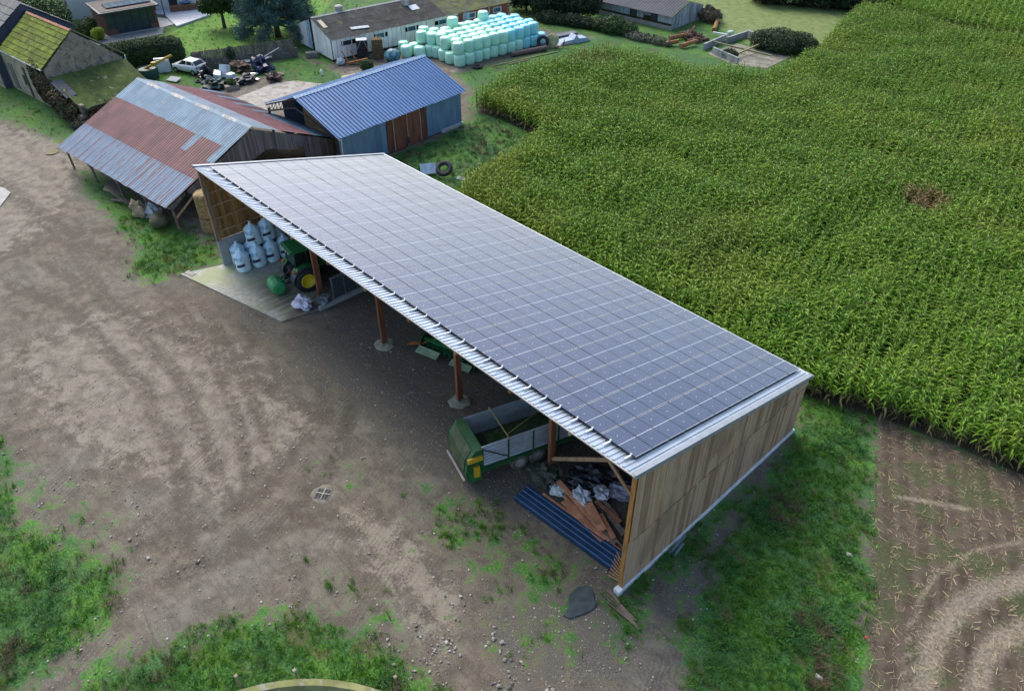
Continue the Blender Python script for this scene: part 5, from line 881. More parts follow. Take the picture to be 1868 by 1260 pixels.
# ================================================================ TREES AND SHRUBS
m_cd = mat('cedar_needles', (.055,.125,.11), .75, var=.35, scale=1.5, bump=0, transl=.1, col2=(.10,.19,.165), amt=(.48,.62)); m_brk = mat('bark', (.09,.07,.05), .9, var=.3); m_lf = mat('tree_leaves', (.035,.075,.015), .75, var=.5, scale=1, bump=0, transl=.2, col2=(.075,.12,.02), amt=(.5,.64)); m_lf2 = mat('dark_tree_leaves', (.018,.04,.014), .8, var=.5, scale=.8, bump=0, transl=.1, col2=(.04,.06,.02), amt=(.5,.64)); m_lime = mat('lime_leaves', (.24,.33,.02), .7, var=.3, scale=2, bump=0, transl=.2)
def tree(name, label, loc, h, blobs, n, size, m, seed, trunk_r=.25, up=.3, asp=.6, limbs=8, shell=.45):
    t = thing(name, label, 'tree', loc); r_ = random.Random(seed); mb = MB(); p = Vector((0,0,0)); segs = 5; pr = trunk_r; pts = [p]
    for i in range(segs): q = p+Vector((r_.uniform(-.15,.15), r_.uniform(-.15,.15), h*.8/segs)); mb.cyl(p, q, pr, pr*.78, 8); p = q; pr *= .78; pts.append(p)
    obj('trunk', mb, m_brk, t, True)
    for i in range(limbs):
        c_, r = blobs[i % len(blobs)]; s_ = pts[1+r_.randrange(4)]; e = Vector(c_)+Vector((r_.uniform(-.3,.3)*r[0], r_.uniform(-.3,.3)*r[1], 0)); md_ = (s_+e)/2+Vector((0,0,.3)); obj('limb', MB().cyl(s_, md_, trunk_r*.4, trunk_r*.25, 6).cyl(md_, e, trunk_r*.25, .03, 6), m_brk, t)
    leaves('crown', blobs, n, size, m, seed, t, up, asp, shell); return t
tree('garden_tree', 'rounded deciduous tree with yellow green leaves beside the patio', (-87.7,26.6,0), 6.5, [((0,0,2.9),(1.6,1.6,1.1)),((.6,-.8,3.9),(1.6,1.6,1.4)),((-.7,.9,4.6),(1.7,1.5,1.5)),((1.2,1.1,2.7),(1.2,1.2,.9)),((-1.2,-1.2,2.6),(1.2,1.2,.9)),((0,0,5.9),(1.5,1.5,1.2))], 14000, .15, m_lf, 21)
cb_ = []; r_ = random.Random(5)
for lv in range(9):
    z = 2.3+lv*.95; k_ = 8-lv//2; rad = 4.7-lv*.33
    for i in range(k_):
        a = 2*PI*i/k_+lv*.7+r_.uniform(-.2,.2)
        for q in (.45, .75, 1.0): cb_.append(((math.cos(a)*rad*q, math.sin(a)*rad*q, z-1.3*q*q+r_.uniform(-.15,.15)), (1.0,1.0,.36 if q < .9 else .8)))
tree('cedar_tree', 'wide blue green cedar with drooping branches behind the fence', (-79.6,29.6,0), 10, cb_, 78000, .12, m_cd, 22, .4, .1, .35, 40, .0)
tree('slim_tree', 'slim dark bare tree on the lawn behind the white shed', (-84.0,36.5,0), 5.5, [((0,0,5.2),(1.1,1.1,1.0)),((.5,.4,4.4),(.7,.7,.5))], 700, .12, m_lf2, 23, .12, limbs=6)
def shrub(label, loc, blobs, n, size, m, seed, name='shrub'):
    t = thing(name, label, 'shrub', loc); mb = MB()
    for i, (c_, r) in enumerate(blobs[:5]): mb.cyl((c_[0]*.2,c_[1]*.2,0),(c_[0],c_[1],max(.2,c_[2])),.05,.02,5)
    obj('stem', mb, m_brk, t); leaves('foliage', blobs, n, size, m, seed, t); return t
shrub('bright lime green bush at the corner of the glazed extension', (-93.6,13.2,0), [((0,0,.75),(.75,.75,.7)),((.3,.2,1.1),(.5,.5,.4))], 3000, .07, m_lime, 31); shrub('dark green shrub between the white house and the lime bush', (-96.5,12.4,0), [((0,0,.9),(1.3,1.2,1.0)),((-.5,1.2,1.1),(.9,.8,.9))], 4000, .09, m_hg, 32)
shrub('large dark bush behind the mossy barn beside the house', (-99.5,10.3,0), [((0,0,2.2),(2.5,2.2,2.3)),((-2,-2,2.6),(2.6,2.2,2.5)),((-5,-4,2.6),(3,2.4,2.6))], 9000, .15, m_hg, 33); shrub('rounded dark green bush in front of the far grey shed', (-52.34,60.67), [((0,0,.7),(1.9,1.6,1.2)),((1.8,.5,.5),(1.5,1.2,.9)),((-1.6,-.4,.6),(1.4,1.3,.9))], 9000, .11, m_hg, 34)
shrub('low grey green scrub between the far bush and the logs', (-45.96,60.96), [((0,0,.3),(2.4,1.0,.5)),((-2.4,-.4,.3),(2,1,.5))], 3500, .10, mat('scrub', (.10,.11,.07), .85, var=.4, bump=0, scale=2), 35); shrub('tall reedy bush mound beside the concrete pit', (-34.15,69.02), [((0,0,1.0),(2.6,2.0,1.4)),((1.8,1.2,.9),(2.0,1.8,1.2)),((-1.8,-.6,.9),(1.6,1.4,1.1)),((3.0,1.4,.5),(1.5,1.3,.9))], 15000, .12, mat('reed_green', (.035,.06,.022), .8, var=.4, bump=0, transl=.1, scale=1.5, col2=(.07,.095,.035), amt=(.5,.62)), 36)
shrub('small olive shrub at the near edge of the concrete pit', (-36.59,62.56), [((0,0,.4),(1.0,.8,.6))], 1800, .09, m_lf2, 37); shrub('shrub by the orange timber beside the white shed', (-62.03,30.45), [((0,0,.5),(.8,.7,.6))], 2200, .08, m_hg, 38)
shrub('ivy clump hanging on the plank fence', (-74.07,20.62), [((0,0,.9),(.5,.6,1.1))], 1500, .10, m_hg, 39)
shrub('low dark scrub below the tree belt, left clump', (-60.91,57.91), [((0,0,.6),(1.8,1.2,.8)),((1.6,.6,.5),(1.4,1,.7))], 5000, .12, m_lf2, 46); shrub('low dark scrub below the tree belt, right clump', (-57.71,59.14), [((0,0,.6),(1.8,1.2,.8)),((1.8,.5,.5),(1.5,1,.7))], 5000, .12, m_lf2, 47)
wd = [((-66.50,59.42),5),((-62.39,59.94),5),((-59.20,61.79),4.5),((-74.85,63.74),6),((-70.74,67.97),6),((-64.93,69.72),5),((-65.75,76.58),5.5)]
for i, (p_, h) in enumerate(wd): tree('woodland_tree', 'dark tree of the belt above the bales, %s from the left' % ['first front','second front','third front','first back','second back','last front','last back'][i], p_, h, [((0,0,h*.55),(2.3,2.3,h*.4)),((1,.8,h*.45),(1.7,1.7,h*.35)),((-1,-.6,h*.4),(1.8,1.8,h*.33))], 5000, .19, m_lf2, 50+i, .2, limbs=4)
WOOD = [(-46.46,85.84),(-43.00,87.82),(-39.84,89.50),(-37.00,90.89),(-35.84,94.78),(-53.31,90.24),(-49.87,96.49),(-44.88,100.24),(-42.29,105.19)]
for i, p_ in enumerate(WOOD): tree('woodland_tree', 'dark hedge tree beyond the pasture at the top edge, %s' % ['leftmost front','second front','middle front','fourth front','rightmost front','leftmost back','second back','third back','rightmost back'][i], p_, 4.6, [((0,0,2.2),(2.9,2.4,2.2)),((1.5,.8,1.8),(2.0,1.8,1.7))], 3600, .22, m_lf2, 70+i, .2, limbs=3)

# ================================================================ WRAPPED BALES
def bale_mat(name, col): return mat(name, col, .35, var=.10, scale=1.2, bump=.5, bscale=6, rndv=.06)
m_mint = bale_mat('mint_film', (.46,.80,.62)); m_turq = bale_mat('turquoise_film', (.27,.70,.74))
def bale_mesh(seed, m):
    r_ = random.Random(seed); mb = MB(); mb.lathe([(.38,0),(.55,.015),(.62,.07),(.645,.3),(.65,.62),(.64,.95),(.60,1.16),(.52,1.235),(.36,1.262),(.12,1.27)], 22, (0,0,0)); ph = r_.uniform(0, 6)
    mb.v = [(x*(1+.018*math.sin(3*math.atan2(y,x)+ph)), y*(1+.018*math.sin(2*math.atan2(y,x)+ph)), z+.012*math.sin(4*math.atan2(y,x)+ph)*z) for x, y, z in mb.v]; return mb.mesh('wrapped_bale', m, True)
BM = {('m',i): bale_mesh(i, m_mint) for i in range(3)}; BM.update({('t',i): bale_mesh(5+i, m_turq) for i in range(3)})
ORD = ['first','second','third','fourth','fifth','sixth','seventh','eighth','ninth','tenth','eleventh','twelfth']
def bale(x, y, z, col, label, tilt=(0,0)):
    put('wrapped_bale', BM[(col, rnd.randrange(3))], None, (x, y, z), (tilt[0], tilt[1], rnd.uniform(0, 6)), label=label, cat='bale', group='wrapped silage bales in the yard')
rowname = ['front row','second row','third row','fourth row','back row']
for j in range(11):
    y = 38.75+j*1.215; col = 't' if j >= 8 else 'm'
    bale(-56.0+.25*math.sin(j*1.3)*.4+.06*j, y, 0, col, '%s wrapped bale on the ground, front row, %s from the left end' % ('turquoise' if col == 't' else 'mint green', ORD[j]))
for r_ in range(1, 4): bale(-56.0-r_*1.33, 38.5+.1*r_, 0, 'm', 'mint green wrapped bale on the ground at the left end, %s' % rowname[r_])
for r_ in range(1, 4): bale(-55.5-r_*1.33, 50.9, 0, 't', 'turquoise wrapped bale on the ground at the right end, %s' % rowname[r_])
for r_ in range(5):
    for j in range(10 if r_ < 4 else 8):
        y = 38.95+j*1.215+(.6 if r_ % 2 else 0)+(2.2 if r_ == 4 else 0); col = 't' if (j >= 6 or (j >= 5 and r_ > 2)) else 'm'; 
        if r_ == 0 and j == 0: y -= .2
        if r_ == 4 and j in (1, 5): continue
        bale(-56.1-r_*1.30+.06*j+rnd.uniform(-.08,.08), y+rnd.uniform(-.06,.06), 1.27+rnd.uniform(-.02,.04), col, '%s wrapped bale, upper layer, %s, %s from the left' % ('turquoise' if col == 't' else 'mint green', rowname[r_], ORD[j]), (rnd.uniform(-.05,.05), rnd.uniform(-.05,.05)))
    for j in (2, 5, 8):
        pass
for y, x in ((42.6,-61.6),(46.8,-61.0)): bale(x, y, 2.1, 'm', 'pale wrapped bale standing highest at the rear, %s one' % ('left' if y < 44 else 'right'))
for r_, n_ in ((1, 9), (2, 9), (3, 9), (4, 8)):
    for j in range(1, n_, 3): bale(-56.0-r_*1.33, 38.75+j*1.215, 0, 'm', 'mint bale in the lower layer, %s, under the %s upper bale' % (rowname[r_], ORD[j]))
lg = [((-64.1,37.1,0),'leftmost'),((-62.7,37.6,0),'behind the leftmost'),((-62.6,36.35,0),'front left'),((-61.3,37.3,0),'middle'),((-60.9,38.5,0),'front right'),((-60.9,40.0,0),'rightmost')]
for l, w_ in lg: bale(*l, 'm', 'mint green wrapped bale on the ground in the small left group, %s' % w_)
for l, w_, t_ in (((-62.2,38.4,1.27),'left one',(0,0)),((-61.2,39.0,1.25),'leaning one',(.16,.1)),((-62.0,40.1,1.27),'rear one',(0,0)),((-63.3,39.6,1.27),'back left one',(0,0)),((-60.6,40.3,1.27),'right one',(.05,0))): bale(*l, 'm', 'mint green wrapped bale on top of the small left group, %s' % w_, t_)
# ================================================================ ODDS AND ENDS NEAR THE WHITE SHED
def pallets(name, label, loc, rz, n, m, dz=.145, tilt=0):
    t = thing(name, label, 'pallets', loc, rz)
    for k_ in range(n):
        z = k_*dz; mb = MB()
        for i in range(5): mb.bb((-.6,-.5+i*.225,z+.11),(.6,-.38+i*.225,z+.13))
        for i in (-1, 0, 1): mb.bb((-.6,i*.42-.05,z),(.6,i*.42+.05,z+.11))
        obj('pallet', mb, m, t, loc=(rnd.uniform(-.04,.04), rnd.uniform(-.04,.04), 0), rot=(0,0,rnd.uniform(-.05,.05)))
    return t
pallets('pallet_stack', 'tall stack of brown mossy pallets beside the black crates', (*(-64.52,33.73),0), R(60), 15, mat('brown_pallet', (.16,.10,.055), .9, var=.35, col2=(.10,.11,.04), amt=(.5,.62), scale=3, rndv=.3))
IB = pallets('crate_tower', 'stack of black plastic pallets under a shrink wrapped crate', (*(-65.39,32.28),0), R(60), 7, m_dk, .16); obj('wrapped_crate', MB().bb((-.62,-.52,1.15),(.62,.52,2.15)), m_bp, IB); obj('frame', MB().beam((-.63,-.53,1.2),(-.1,-.53,2.2),.04,.04).beam((.63,-.53,1.2),(.2,-.53,2.2),.04,.04).bb((-.6,-.5,2.16),(.6,.5,2.22)), mat('grey_lid', (.4,.42,.44), .6), IB)
one('blue_bale', MB().blob((0,0,.65),(.95,.85,.72),3,.12,20,12,.85), mat('blue_net_film', (.10,.30,.36), .45, var=.25, scale=2, col2=(.03,.08,.10), amt=(.5,.58), bump=.6), 'round bale in torn blue green wrap beside the pallets', 'bale', (*(-62.42,34.26),0), 0, smooth=True)
one('lumber', MB().box((0,0,.1),(2.4,.3,.1)).box((.3,.4,.08),(1.8,.2,.08),.2), mat('pale_lumber', (.48,.40,.3), .8), 'pale boards lying along the foot of the white shed', 'boards', (*(-65.34,36.83),0), R(80)); one('broken_cart', MB().beam((-1.1,0,.25),(1.3,.2,.7),.25,.12).beam((-.9,.5,.2),(1.2,.6,.4),.4,.1).beam((-.8,.2,.3),(-1.5,.4,1.5),.1,.1).beam((.1,.2,.3),(-.5,.3,1.6),.12,.1), mat('orange_timber', (.40,.15,.04), .8, var=.3), 'broken orange timber frame with upright arms by the white shed', 'frame', (*(-64.08,30.41),0), R(50))
crumple('white_bundle', 'white bundle on the broken orange frame', 'bundle', (*(-65.59,29.38),.1), (.5,.4,.4), m_wp, 41); one('grey_trough', MB().bb((-.7,-.4,0),(.7,.4,.55)), mat('trough', (.18,.18,.16), .9), 'grey stone trough at the corner of the white shed', 'trough', (*(-70.12,28.50),0), R(60)); one('white_ornament', MB().lathe([(.12,0),(.10,.3),(.16,.4),(.05,.6)],10), m_wht, 'small white ornament in the grass before the concrete yard', 'ornament', (*(-64.18,25.96),0)); one('pale_boards', MB().box((0,0,.05),(1.7,.7,.08)), mat('pale_lumber', (.48,.4,.3)), 'pale boards at the edge of the grass above the blue ridge', 'boards', (*(-61.66,27.82),0), R(80))
# right of the bales
one('cable_drum', MB().lathe([(.7,-.3),(.75,-.3),(.75,-.24),(.3,-.22),(.3,.22),(.75,.24),(.75,.3),(.7,.3)],22,(0,0,.75),'Y'), mat('drum_cream', (.48,.47,.26), .7, var=.2), 'cream cable drum standing right of the bales', 'drum', (*(-53.42,50.89),0), R(30), smooth=False); tyre_obj('pale rimmed ring standing between the bales and the cable drum', (*(-53.90,49.80),0), .72, R(30), False)
one('brown_pipe', MB().cyl((-2.5,0,.3),(2.3,0,.3),.28,n=14), mat('pipe_brown', (.12,.08,.07), .7), 'large brown pipe lying in front of the turquoise bales', 'pipe', (*(-53.55,47.28),0), math.atan2(5,1.2)); one('long_lath', MB().box((0,0,.06),(9,.08,.08)), mat('lath', (.36,.30,.18), .85), 'long pale lath on the grass in front of the bales', 'lath', (*(-52.44,45.65),0), math.atan2(5,.9)); one('short_lath', MB().box((0,0,.06),(3.2,.08,.08)), mat('lath', (.36,.30,.18)), 'shorter pale lath beside the long one', 'lath', (*(-52.23,44.24),0), math.atan2(5,.7))
one('sheet_pile', MB().box((0,0,.25),(4.6,1.4,.25)).box((0,.1,.5),(4.2,1.0,.12),.08), mat('dark_sheets', (.10,.12,.15), .5, .3, var=.3), 'pile of dark sheets behind the cable drum', 'sheets', (*(-54.63,53.86),0), R(75)); one('pale_tarp', MB().prism([(-2.2,0),(2.2,0),(1.6,.45),(.5,.5),(.1,.95),(-.3,.5),(-1.8,.4)], -.6, .6, 'Y'), mat('tarp_blue', (.30,.38,.50), .5, var=.15), 'pale blue tarpaulin peak right of the cable drum', 'tarpaulin', (*(-52.98,54.03),0), R(75)); one('scrap_iron', MB().beam((-1,0,.1),(1,.2,.5),.08,.08).beam((-.6,.4,.1),(.8,-.3,.6),.06,.06).beam((0,0,0),(.2,.2,.9),.08,.08), mat('rust_scrap', (.14,.09,.07), .8), 'rusty scrap frames in the grass by the cable drum', 'scrap', (*(-52.23,51.52),0), R(60)); tyre_obj('dark tyre in front of the lowest mint bale', (*(-54.09,39.69),0), .55)
# log heap
for i in range(46):
    a = rnd.uniform(-1.6,1.6); b = rnd.uniform(-1.0,1.0); z = max(.12, 1.25*(1-abs(a)/1.9)*(1-abs(b)/1.5))*rnd.uniform(.4,1); q = (-43.66,65.17); L_ = rnd.uniform(.5,1.0); an = rnd.uniform(0,PI)
    one('log', MB().cyl((-L_/2,0,0),(L_/2,0,rnd.uniform(-.25,.25)),rnd.uniform(.12,.22),n=8), mat('log_brown', (.13,.075,.05), .9, var=.4, rndv=.4), 'short brown split log in the heap before the far shed gable', 'log', (q[0]+a,q[1]+b,z), an, 'split logs heaped before the far shed')
for i, (p_, L_, an, lab) in enumerate((((-44.68,64.12),3.0,1.2,'orange brown trunk at the left of the log heap'),((-42.22,62.43),2.4,-.2+PI/2,'pale brown trunk in front of the log heap'),((-44.27,70.96),3.6,.5+PI/2,'fallen trunk with roots right of the far shed'),((-43.83,61.37),1.6,1.0,'rotting stump at the left foot of the log heap'))): one('tree_trunk', MB().cyl((-L_/2,0,.3),(L_/2,0,.5),.28,.22,10), mat('trunk_orange', (.26,.12,.05), .9, var=.35, rndv=.2), lab, 'trunk', p_, an)
one('root_plate', MB().blob((0,0,.7),(1.3,.9,1.0),9,.7,14,9), mat('root_brown', (.07,.055,.04), .95, var=.5), 'tangled brown root plate beside the far shed gable', 'roots', (-46.84,73.10)); leaves('twigs', [((0,0,.8),(1.8,1.2,1.0))], 1600, .16, mat('twig_brown', (.10,.08,.05), .9, var=.4, bump=0), 44, None, 0, .12, 0, label='loose brown twigs around the root plate', cat='twigs').location = (*(-46.08,72.49),0)
# concrete pit
PT = thing('concrete_pit', 'old concrete pit with crossing beams between the corn and the pasture', 'pit', (*(-35.92,68.34),0), R(65)); m_pt = mat('pit_concrete', (.30,.31,.31), .9, var=.25, scale=1)
px0 = PT.location; 
for (a, b) in (((-40.25,62.72),(-40.52,67.48)),((-39.78,66.73),(-39.53,70.68)),((-39.77,71.05),(-34.15,69.02)),((-38.80,62.51),(-34.67,61.32))): wob('wall', MB().beam((*a,.35),(*b,.35),.22,.8), m_pt, PT)
wob('floor', MB().prism([(-39.24,62.06),(-38.87,67.67),(-31.91,67.66),(-31.64,62.62),(-34.68,60.79)], .0, .03, 'Z'), mat('pit_floor', (.22,.21,.16), .9, var=.3, scale=1), PT)
wob('beam', MB().beam((*(-40.20,64.52),.6),(*(-32.92,65.26),.5),.16,.16), mat('pit_beam', (.26,.25,.13), .9), PT); wob('beam', MB().beam((*(-35.94,63.24),.5),(*(-35.70,67.99),.75),.16,.16), mat('pit_beam', (.26,.25,.13)), PT); wob('beam', MB().beam((*(-42.92,68.44),.3),(*(-41.00,68.54),.4),.18,.18), m_sill, PT)
one('green_drum', MB().lathe([(.4,0),(.42,.5),(.3,.62),(.05,.65)],12), mat('pale_green', (.35,.5,.42), .6), 'pale green drum at the corner of the concrete pit', 'drum', (*(-41.17,69.61),0))
# ================================================================ CAR AND JUNK YARD
CR = thing('parked_car', 'dirty white three door hatchback parked in the scrap below the hedge', 'car', (-75.0,15.9,0), math.atan2(14.9-16.2,-77.1-73.4)) if False else thing('parked_car', 'dirty white three door hatchback parked in the scrap below the hedge', 'car', (-75.15,16.1,0), R(200))
m_cw = mat('white_paint', (.70,.73,.72), .3, var=.05, bump=0, spec=.6); sec = [(-1.9,.45,.30,.95,.70),(-1.85,.75,.28,1.02,.80),(-1.45,.80,.22,1.05,.82),(0,.82,.2,1.0,.83),(1.0,.8,.22,.93,.80),(1.75,.72,.28,.80,.72),(1.92,.55,.35,.62,.58)]
mb = MB(); n = 8
for (x, w_, z0, z1, wt) in sec: mb.v += [(x,-w_,z0+.15),(x,-w_*.8,z0),(x,w_*.8,z0),(x,w_,z0+.15),(x,w_+.02,(z0+z1)/2),(x,wt,z1),(x,-wt,z1),(x,-w_-.02,(z0+z1)/2)]
k_ = len(sec); mb.f = [(j*n+i,(j+1)*n+i,(j+1)*n+(i+1)%n,j*n+(i+1)%n) for j in range(k_-1) for i in range(n)]+[tuple(range(n)), tuple(range((k_-1)*n,k_*n))[::-1]]; mb.mi = [0]*len(mb.f); obj('body', mb, m_cw, CR, True)
obj('cabin', MB().add([(-1.72,-.72,1.0),(-1.72,.72,1.0),(.75,.74,.95),(.75,-.74,.95),(-1.25,-.58,1.40),(-1.25,.58,1.40),(.05,.58,1.42),(.05,-.58,1.42)], [(0,1,5,4),(1,2,6,5),(2,3,7,6),(3,0,4,7),(4,5,6,7)]), m_glass, CR)
obj('roof', MB().add([(-1.32,-.60,1.39),(-1.32,.60,1.39),(.1,.60,1.41),(.1,-.60,1.41),(-1.2,-.5,1.45),(-1.2,.5,1.45),(0,.5,1.47),(0,-.5,1.47)], [(0,1,5,4),(1,2,6,5),(2,3,7,6),(3,0,4,7),(4,5,6,7)]), m_cw, CR)
for s_ in (-1, 1):
    for (a, b) in (((-1.74,.73,.98),(-1.27,.59,1.41)),((.78,.75,.94),(.06,.59,1.42)),((-.45,.75,1.0),(-.45,.6,1.41)),((-1.3,.74,1.0),(-1.15,.6,1.40))): obj('pillar', MB().beam((a[0],s_*a[1],a[2]),(b[0],s_*b[1],b[2]),.07,.07), m_cw, CR)
    for x in (-1.25,1.25): o = obj('wheel', MB().lathe([(.16,-.1),(.29,-.1),(.31,-.06),(.31,.06),(.29,.1),(.16,.1),(.16,-.1)],18,(0,0,0),'Y',cap=False), m_tyre, CR, True, loc=(x,s_*.76,.3)); obj('rim', MB().lathe([(.02,-.07),(.17,-.09),(.17,.09),(.02,.07)],14,(0,0,0),'Y'), m_galv, o)
    obj('tail_lamp', MB().box((-1.86,s_*.68,.88),(.08,.14,.22)), mat('red_lamp', (.3,.02,.02), .3), CR)
obj('bumper', MB().box((-1.93,0,.5),(.14,1.5,.22)), m_cw, CR); obj('rear_window', MB().box((-1.53,0,1.2),(.02,1.1,.36), M=Matrix.Rotation(R(48),3,'Y')), m_glass, CR)
TKb = one('water_butt', MB().lathe([(1.0,0),(1.05,.5),(1.05,1.05),(.98,1.12),(.9,1.0),(.02,.98)],24), mat('tank_green', (.02,.07,.06), .5, var=.15), 'big dark green round tub left of the white car', 'tub', (*(-76.26,11.99),0), 0, smooth=False)
one('yellow_auger', MB().cyl((0,0,.3),(4.9,0,2.5),.13,n=10).box((2.6,0,1.5),(.4,.4,.4)), mat('auger_yellow', (.50,.32,.03), .5, var=.2), 'long yellow auger tube leaning against the hedge', 'auger', (*(-77.72,10.97),0), math.atan2(13.84-11.09,-75.5+77.85)-R(10))
m_wb = mat('enamel_white', (.62,.68,.72), .4, var=.08)
one('white_cabinet', MB().box((0,0,.75),(1.5,.25,1.5),M=Matrix.Rotation(.1,3,'X')).box((.1,-.4,.7),(1.2,.1,1.3)), m_wb, 'pale cabinet panels standing between the green tub and the car', 'cabinet', (*(-77.17,14.04),0), R(62)); one('grey_pole', MB().cyl((0,0,.05),(2.2,-1.0,1.3),.05,n=8), m_gut, 'thin pale pole lying against the red barn roof', 'pole', (*(-71.87,13.19),.0), R(20))
one('fridge', MB().box((0,0,.5),(1.6,.7,.6),M=Matrix.Rotation(.25,3,'X')), m_wb, 'white fridge body lying tipped in the scrap', 'fridge', (*(-70.62,17.10),0), R(150)); one('freezer', MB().box((0,0,.6),(.8,.8,1.3),M=Matrix.Rotation(.35,3,'Y')), m_wb, 'white freezer leaning on its side in the scrap', 'freezer', (*(-70.99,18.18),0), R(120)); one('washing_machine', MB().box((0,0,.4),(.75,.7,.8)), m_wb, 'white washing machine behind the stone planter', 'washing machine', (*(-69.28,18.00),0), R(100))
for i, (p_, r_, lab) in enumerate((((-71.92,16.48),(.9,.7,.7),'black plastic heap right of the white car'),((-68.67,15.80),(1.1,.8,.6),'dark green tarpaulin heap in front of the fridge'),((-75.27,17.29),(1.1,.8,.9),'grey dead brush heap behind the white car'),((-67.95,18.89),(1.2,.8,.45),'dark scrap heap with grey boards'),((-70.15,22.07),(1.1,.9,.9),'dark blue plastic heap below the fence'),((-66.28,21.34),(.8,.6,.5),'rusty black machine scrap by the grass edge'),((-71.76,20.40),(1.3,.7,.6),'brown plank and earth heap before the fence'),((-76.71,10.80),(.9,.6,.4),'dark rubble heap left of the green tub'))):
    crumple('scrap_heap', lab, 'heap', (*p_,0), r_, [m_bp, mat('tarp_green', (.02,.045,.04), .6, var=.3), mat('dead_brush', (.13,.12,.10), .95, var=.4, bump=1, bscale=15), m_dk, mat('navy_plastic', (.02,.03,.07), .4, var=.3), mat('rust_dark', (.07,.045,.035), .8, var=.4), mat('brown_heap', (.12,.08,.055), .95, var=.4), m_stone][i], 60+i, R(30*i), amp=.7)
for i, (p_, an, L_, w_, lab, mm_) in enumerate((((-71.12,21.06),1.3,2.0,.3,'brown plank on the earth heap','b'),((-67.44,22.34),.9,1.6,.5,'brown wooden panel by the grass edge','b'),((-69.19,20.54),1.0,.9,.3,'white board among the scrap','w'),((-72.90,21.83),.8,.6,.5,'pale round sack top on the heap','w'),((-72.40,23.95),1.4,1.3,.3,'torn white plastic strip under the fence','w'),((-68.10,18.27),1.1,1.4,.5,'grey board on the dark scrap','g'),((-73.59,13.54),.4,1.4,.9,'blue grey sheet on the ground before the car','g'),((-67.36,19.99),.4,.4,.3,'small white tin by the concrete yard','w'))):
    one('board', MB().box((0,0,.4 if i in (0,3,4) else .2),(L_,w_,.08),M=Matrix.Rotation(.2,3,'X')), {'b': m_old, 'w': m_wht, 'g': mat('blue_grey_board', (.16,.22,.26), .6)}[mm_], lab, 'board', (*p_,0), an)
tyre_obj('tyre lying at the rear wheel of the white car', (*(-71.47,15.26),0), .36); tyre_obj('second tyre right of the car in the scrap', (*(-70.74,15.53),.1), .36)
one('long_pole', MB().cyl((0,0,.2),(3.6,1.2,1.7),.04,n=6), m_gut, 'thin grey pole leaning on the plank fence', 'pole', (*(-71.74,21.20),0), R(55)); one('stone_planter', MB().bb((-.7,-.35,0),(.7,.35,.45)), mat('planter', (.27,.25,.2), .9), 'grey stone planter at the edge of the concrete yard', 'planter', (*(-66.98,16.86),0), R(80)); leaves('planter_plants', [((0,0,.65),(.7,.4,.35))], 900, .08, m_lf, 91, None, label='green plants growing in the stone planter', cat='plants').location = (*(-67.27,17.01),0)
one('garden_slide', MB().beam((0,0,.1),(1.6,0,1.1),.5,.06).beam((0,.25,.15),(1.6,.25,1.2),.04,.18).beam((0,-.25,.15),(1.6,-.25,1.2),.04,.18).beam((1.6,0,0),(1.6,0,1.1),.4,.06), mat('slide_green', (.10,.52,.22), .5), 'bright green childrens slide under the cedar', 'slide', (*(-83.51,27.26),0), R(60))

# ================================================================ MAIZE
def leafmat(name, c1, c2, c3, pos_scale=.12, tr=.3, rough=.5, patch=((.30,.36,.05),.0)):
    m, nb, bs = newmat(name); p_ = nb.new('ShaderNodeNewGeometry').outputs['Position']; oi = nb.new('ShaderNodeObjectInfo').outputs['Random']
    c = nb.mix(oi, c1, c2); n1 = nb.noise(p_, pos_scale, 4, .6); n2 = nb.noise(p_, 1.3, 3); c = nb.mix(nb.math('MULTIPLY', nb.ss(nb.math('ADD', n1, nb.math('MULTIPLY', nb.math('SUBTRACT', n2, .5), .35)), .5, .68), .55), c, c3)
    for (cx_, cy_, r_, cc, am) in patch:
        d = nb.new('ShaderNodeVectorMath', operation='DISTANCE'); fl = nb.new('ShaderNodeVectorMath', operation='MULTIPLY'); nb.l(p_, fl.inputs[0]); fl.inputs[1].default_value = (1,1,0); nb.l(fl.outputs[0], d.inputs[0]); d.inputs[1].default_value = (cx_, cy_, 0)
        f = nb.ss(nb.math('ADD', d.outputs['Value'], nb.math('MULTIPLY', nb.math('SUBTRACT', n2, .5), r_*1.4)), r_, r_*.35); c = nb.mix(nb.math('MULTIPLY', f, am), c, cc)
    nb.l(c, bs.inputs['Base Color']); bs.inputs['Roughness'].default_value = rough; bs.inputs['Specular IOR Level'].default_value = .25
    t = nb.new('ShaderNodeBsdfTranslucent'); nb.l(c, t.inputs[0]); ms = nb.new('ShaderNodeMixShader'); ms.inputs[0].default_value = tr; nb.l(bs.outputs[0], ms.inputs[1]); nb.l(t.outputs[0], ms.inputs[2]); nb.l(ms.outputs[0], nb.n['Material Output'].inputs[0]); return m
yel = (.27,.33,.035)
m_corn = leafmat('maize_leaf', (.11,.245,.018), (.225,.385,.034), (.31,.39,.045), .12, .25, .42, [(-5.4,41.5,2.2,(.30,.17,.09),.9),(-33.5,22,4.5,yel,.8),(-30,18.5,4.5,yel,.7),(-42.0,32.8,2.8,yel,.7),(-24,17.2,5,yel,.45),(-14,24,6,(.14,.19,.03),.4),(-44,47,4,(.20,.20,.06),.4),(-30,72,6,yel,.45)])
m_dry = mat('maize_dry', (.19,.175,.065), .8, var=.3, bump=0, transl=.15, rndv=.3); m_tas = mat('maize_tassel', (.25,.25,.08), .8, var=.3, bump=0, rndv=.2); m_stk = mat('maize_stalk', (.10,.14,.04), .7, var=.2, bump=0)
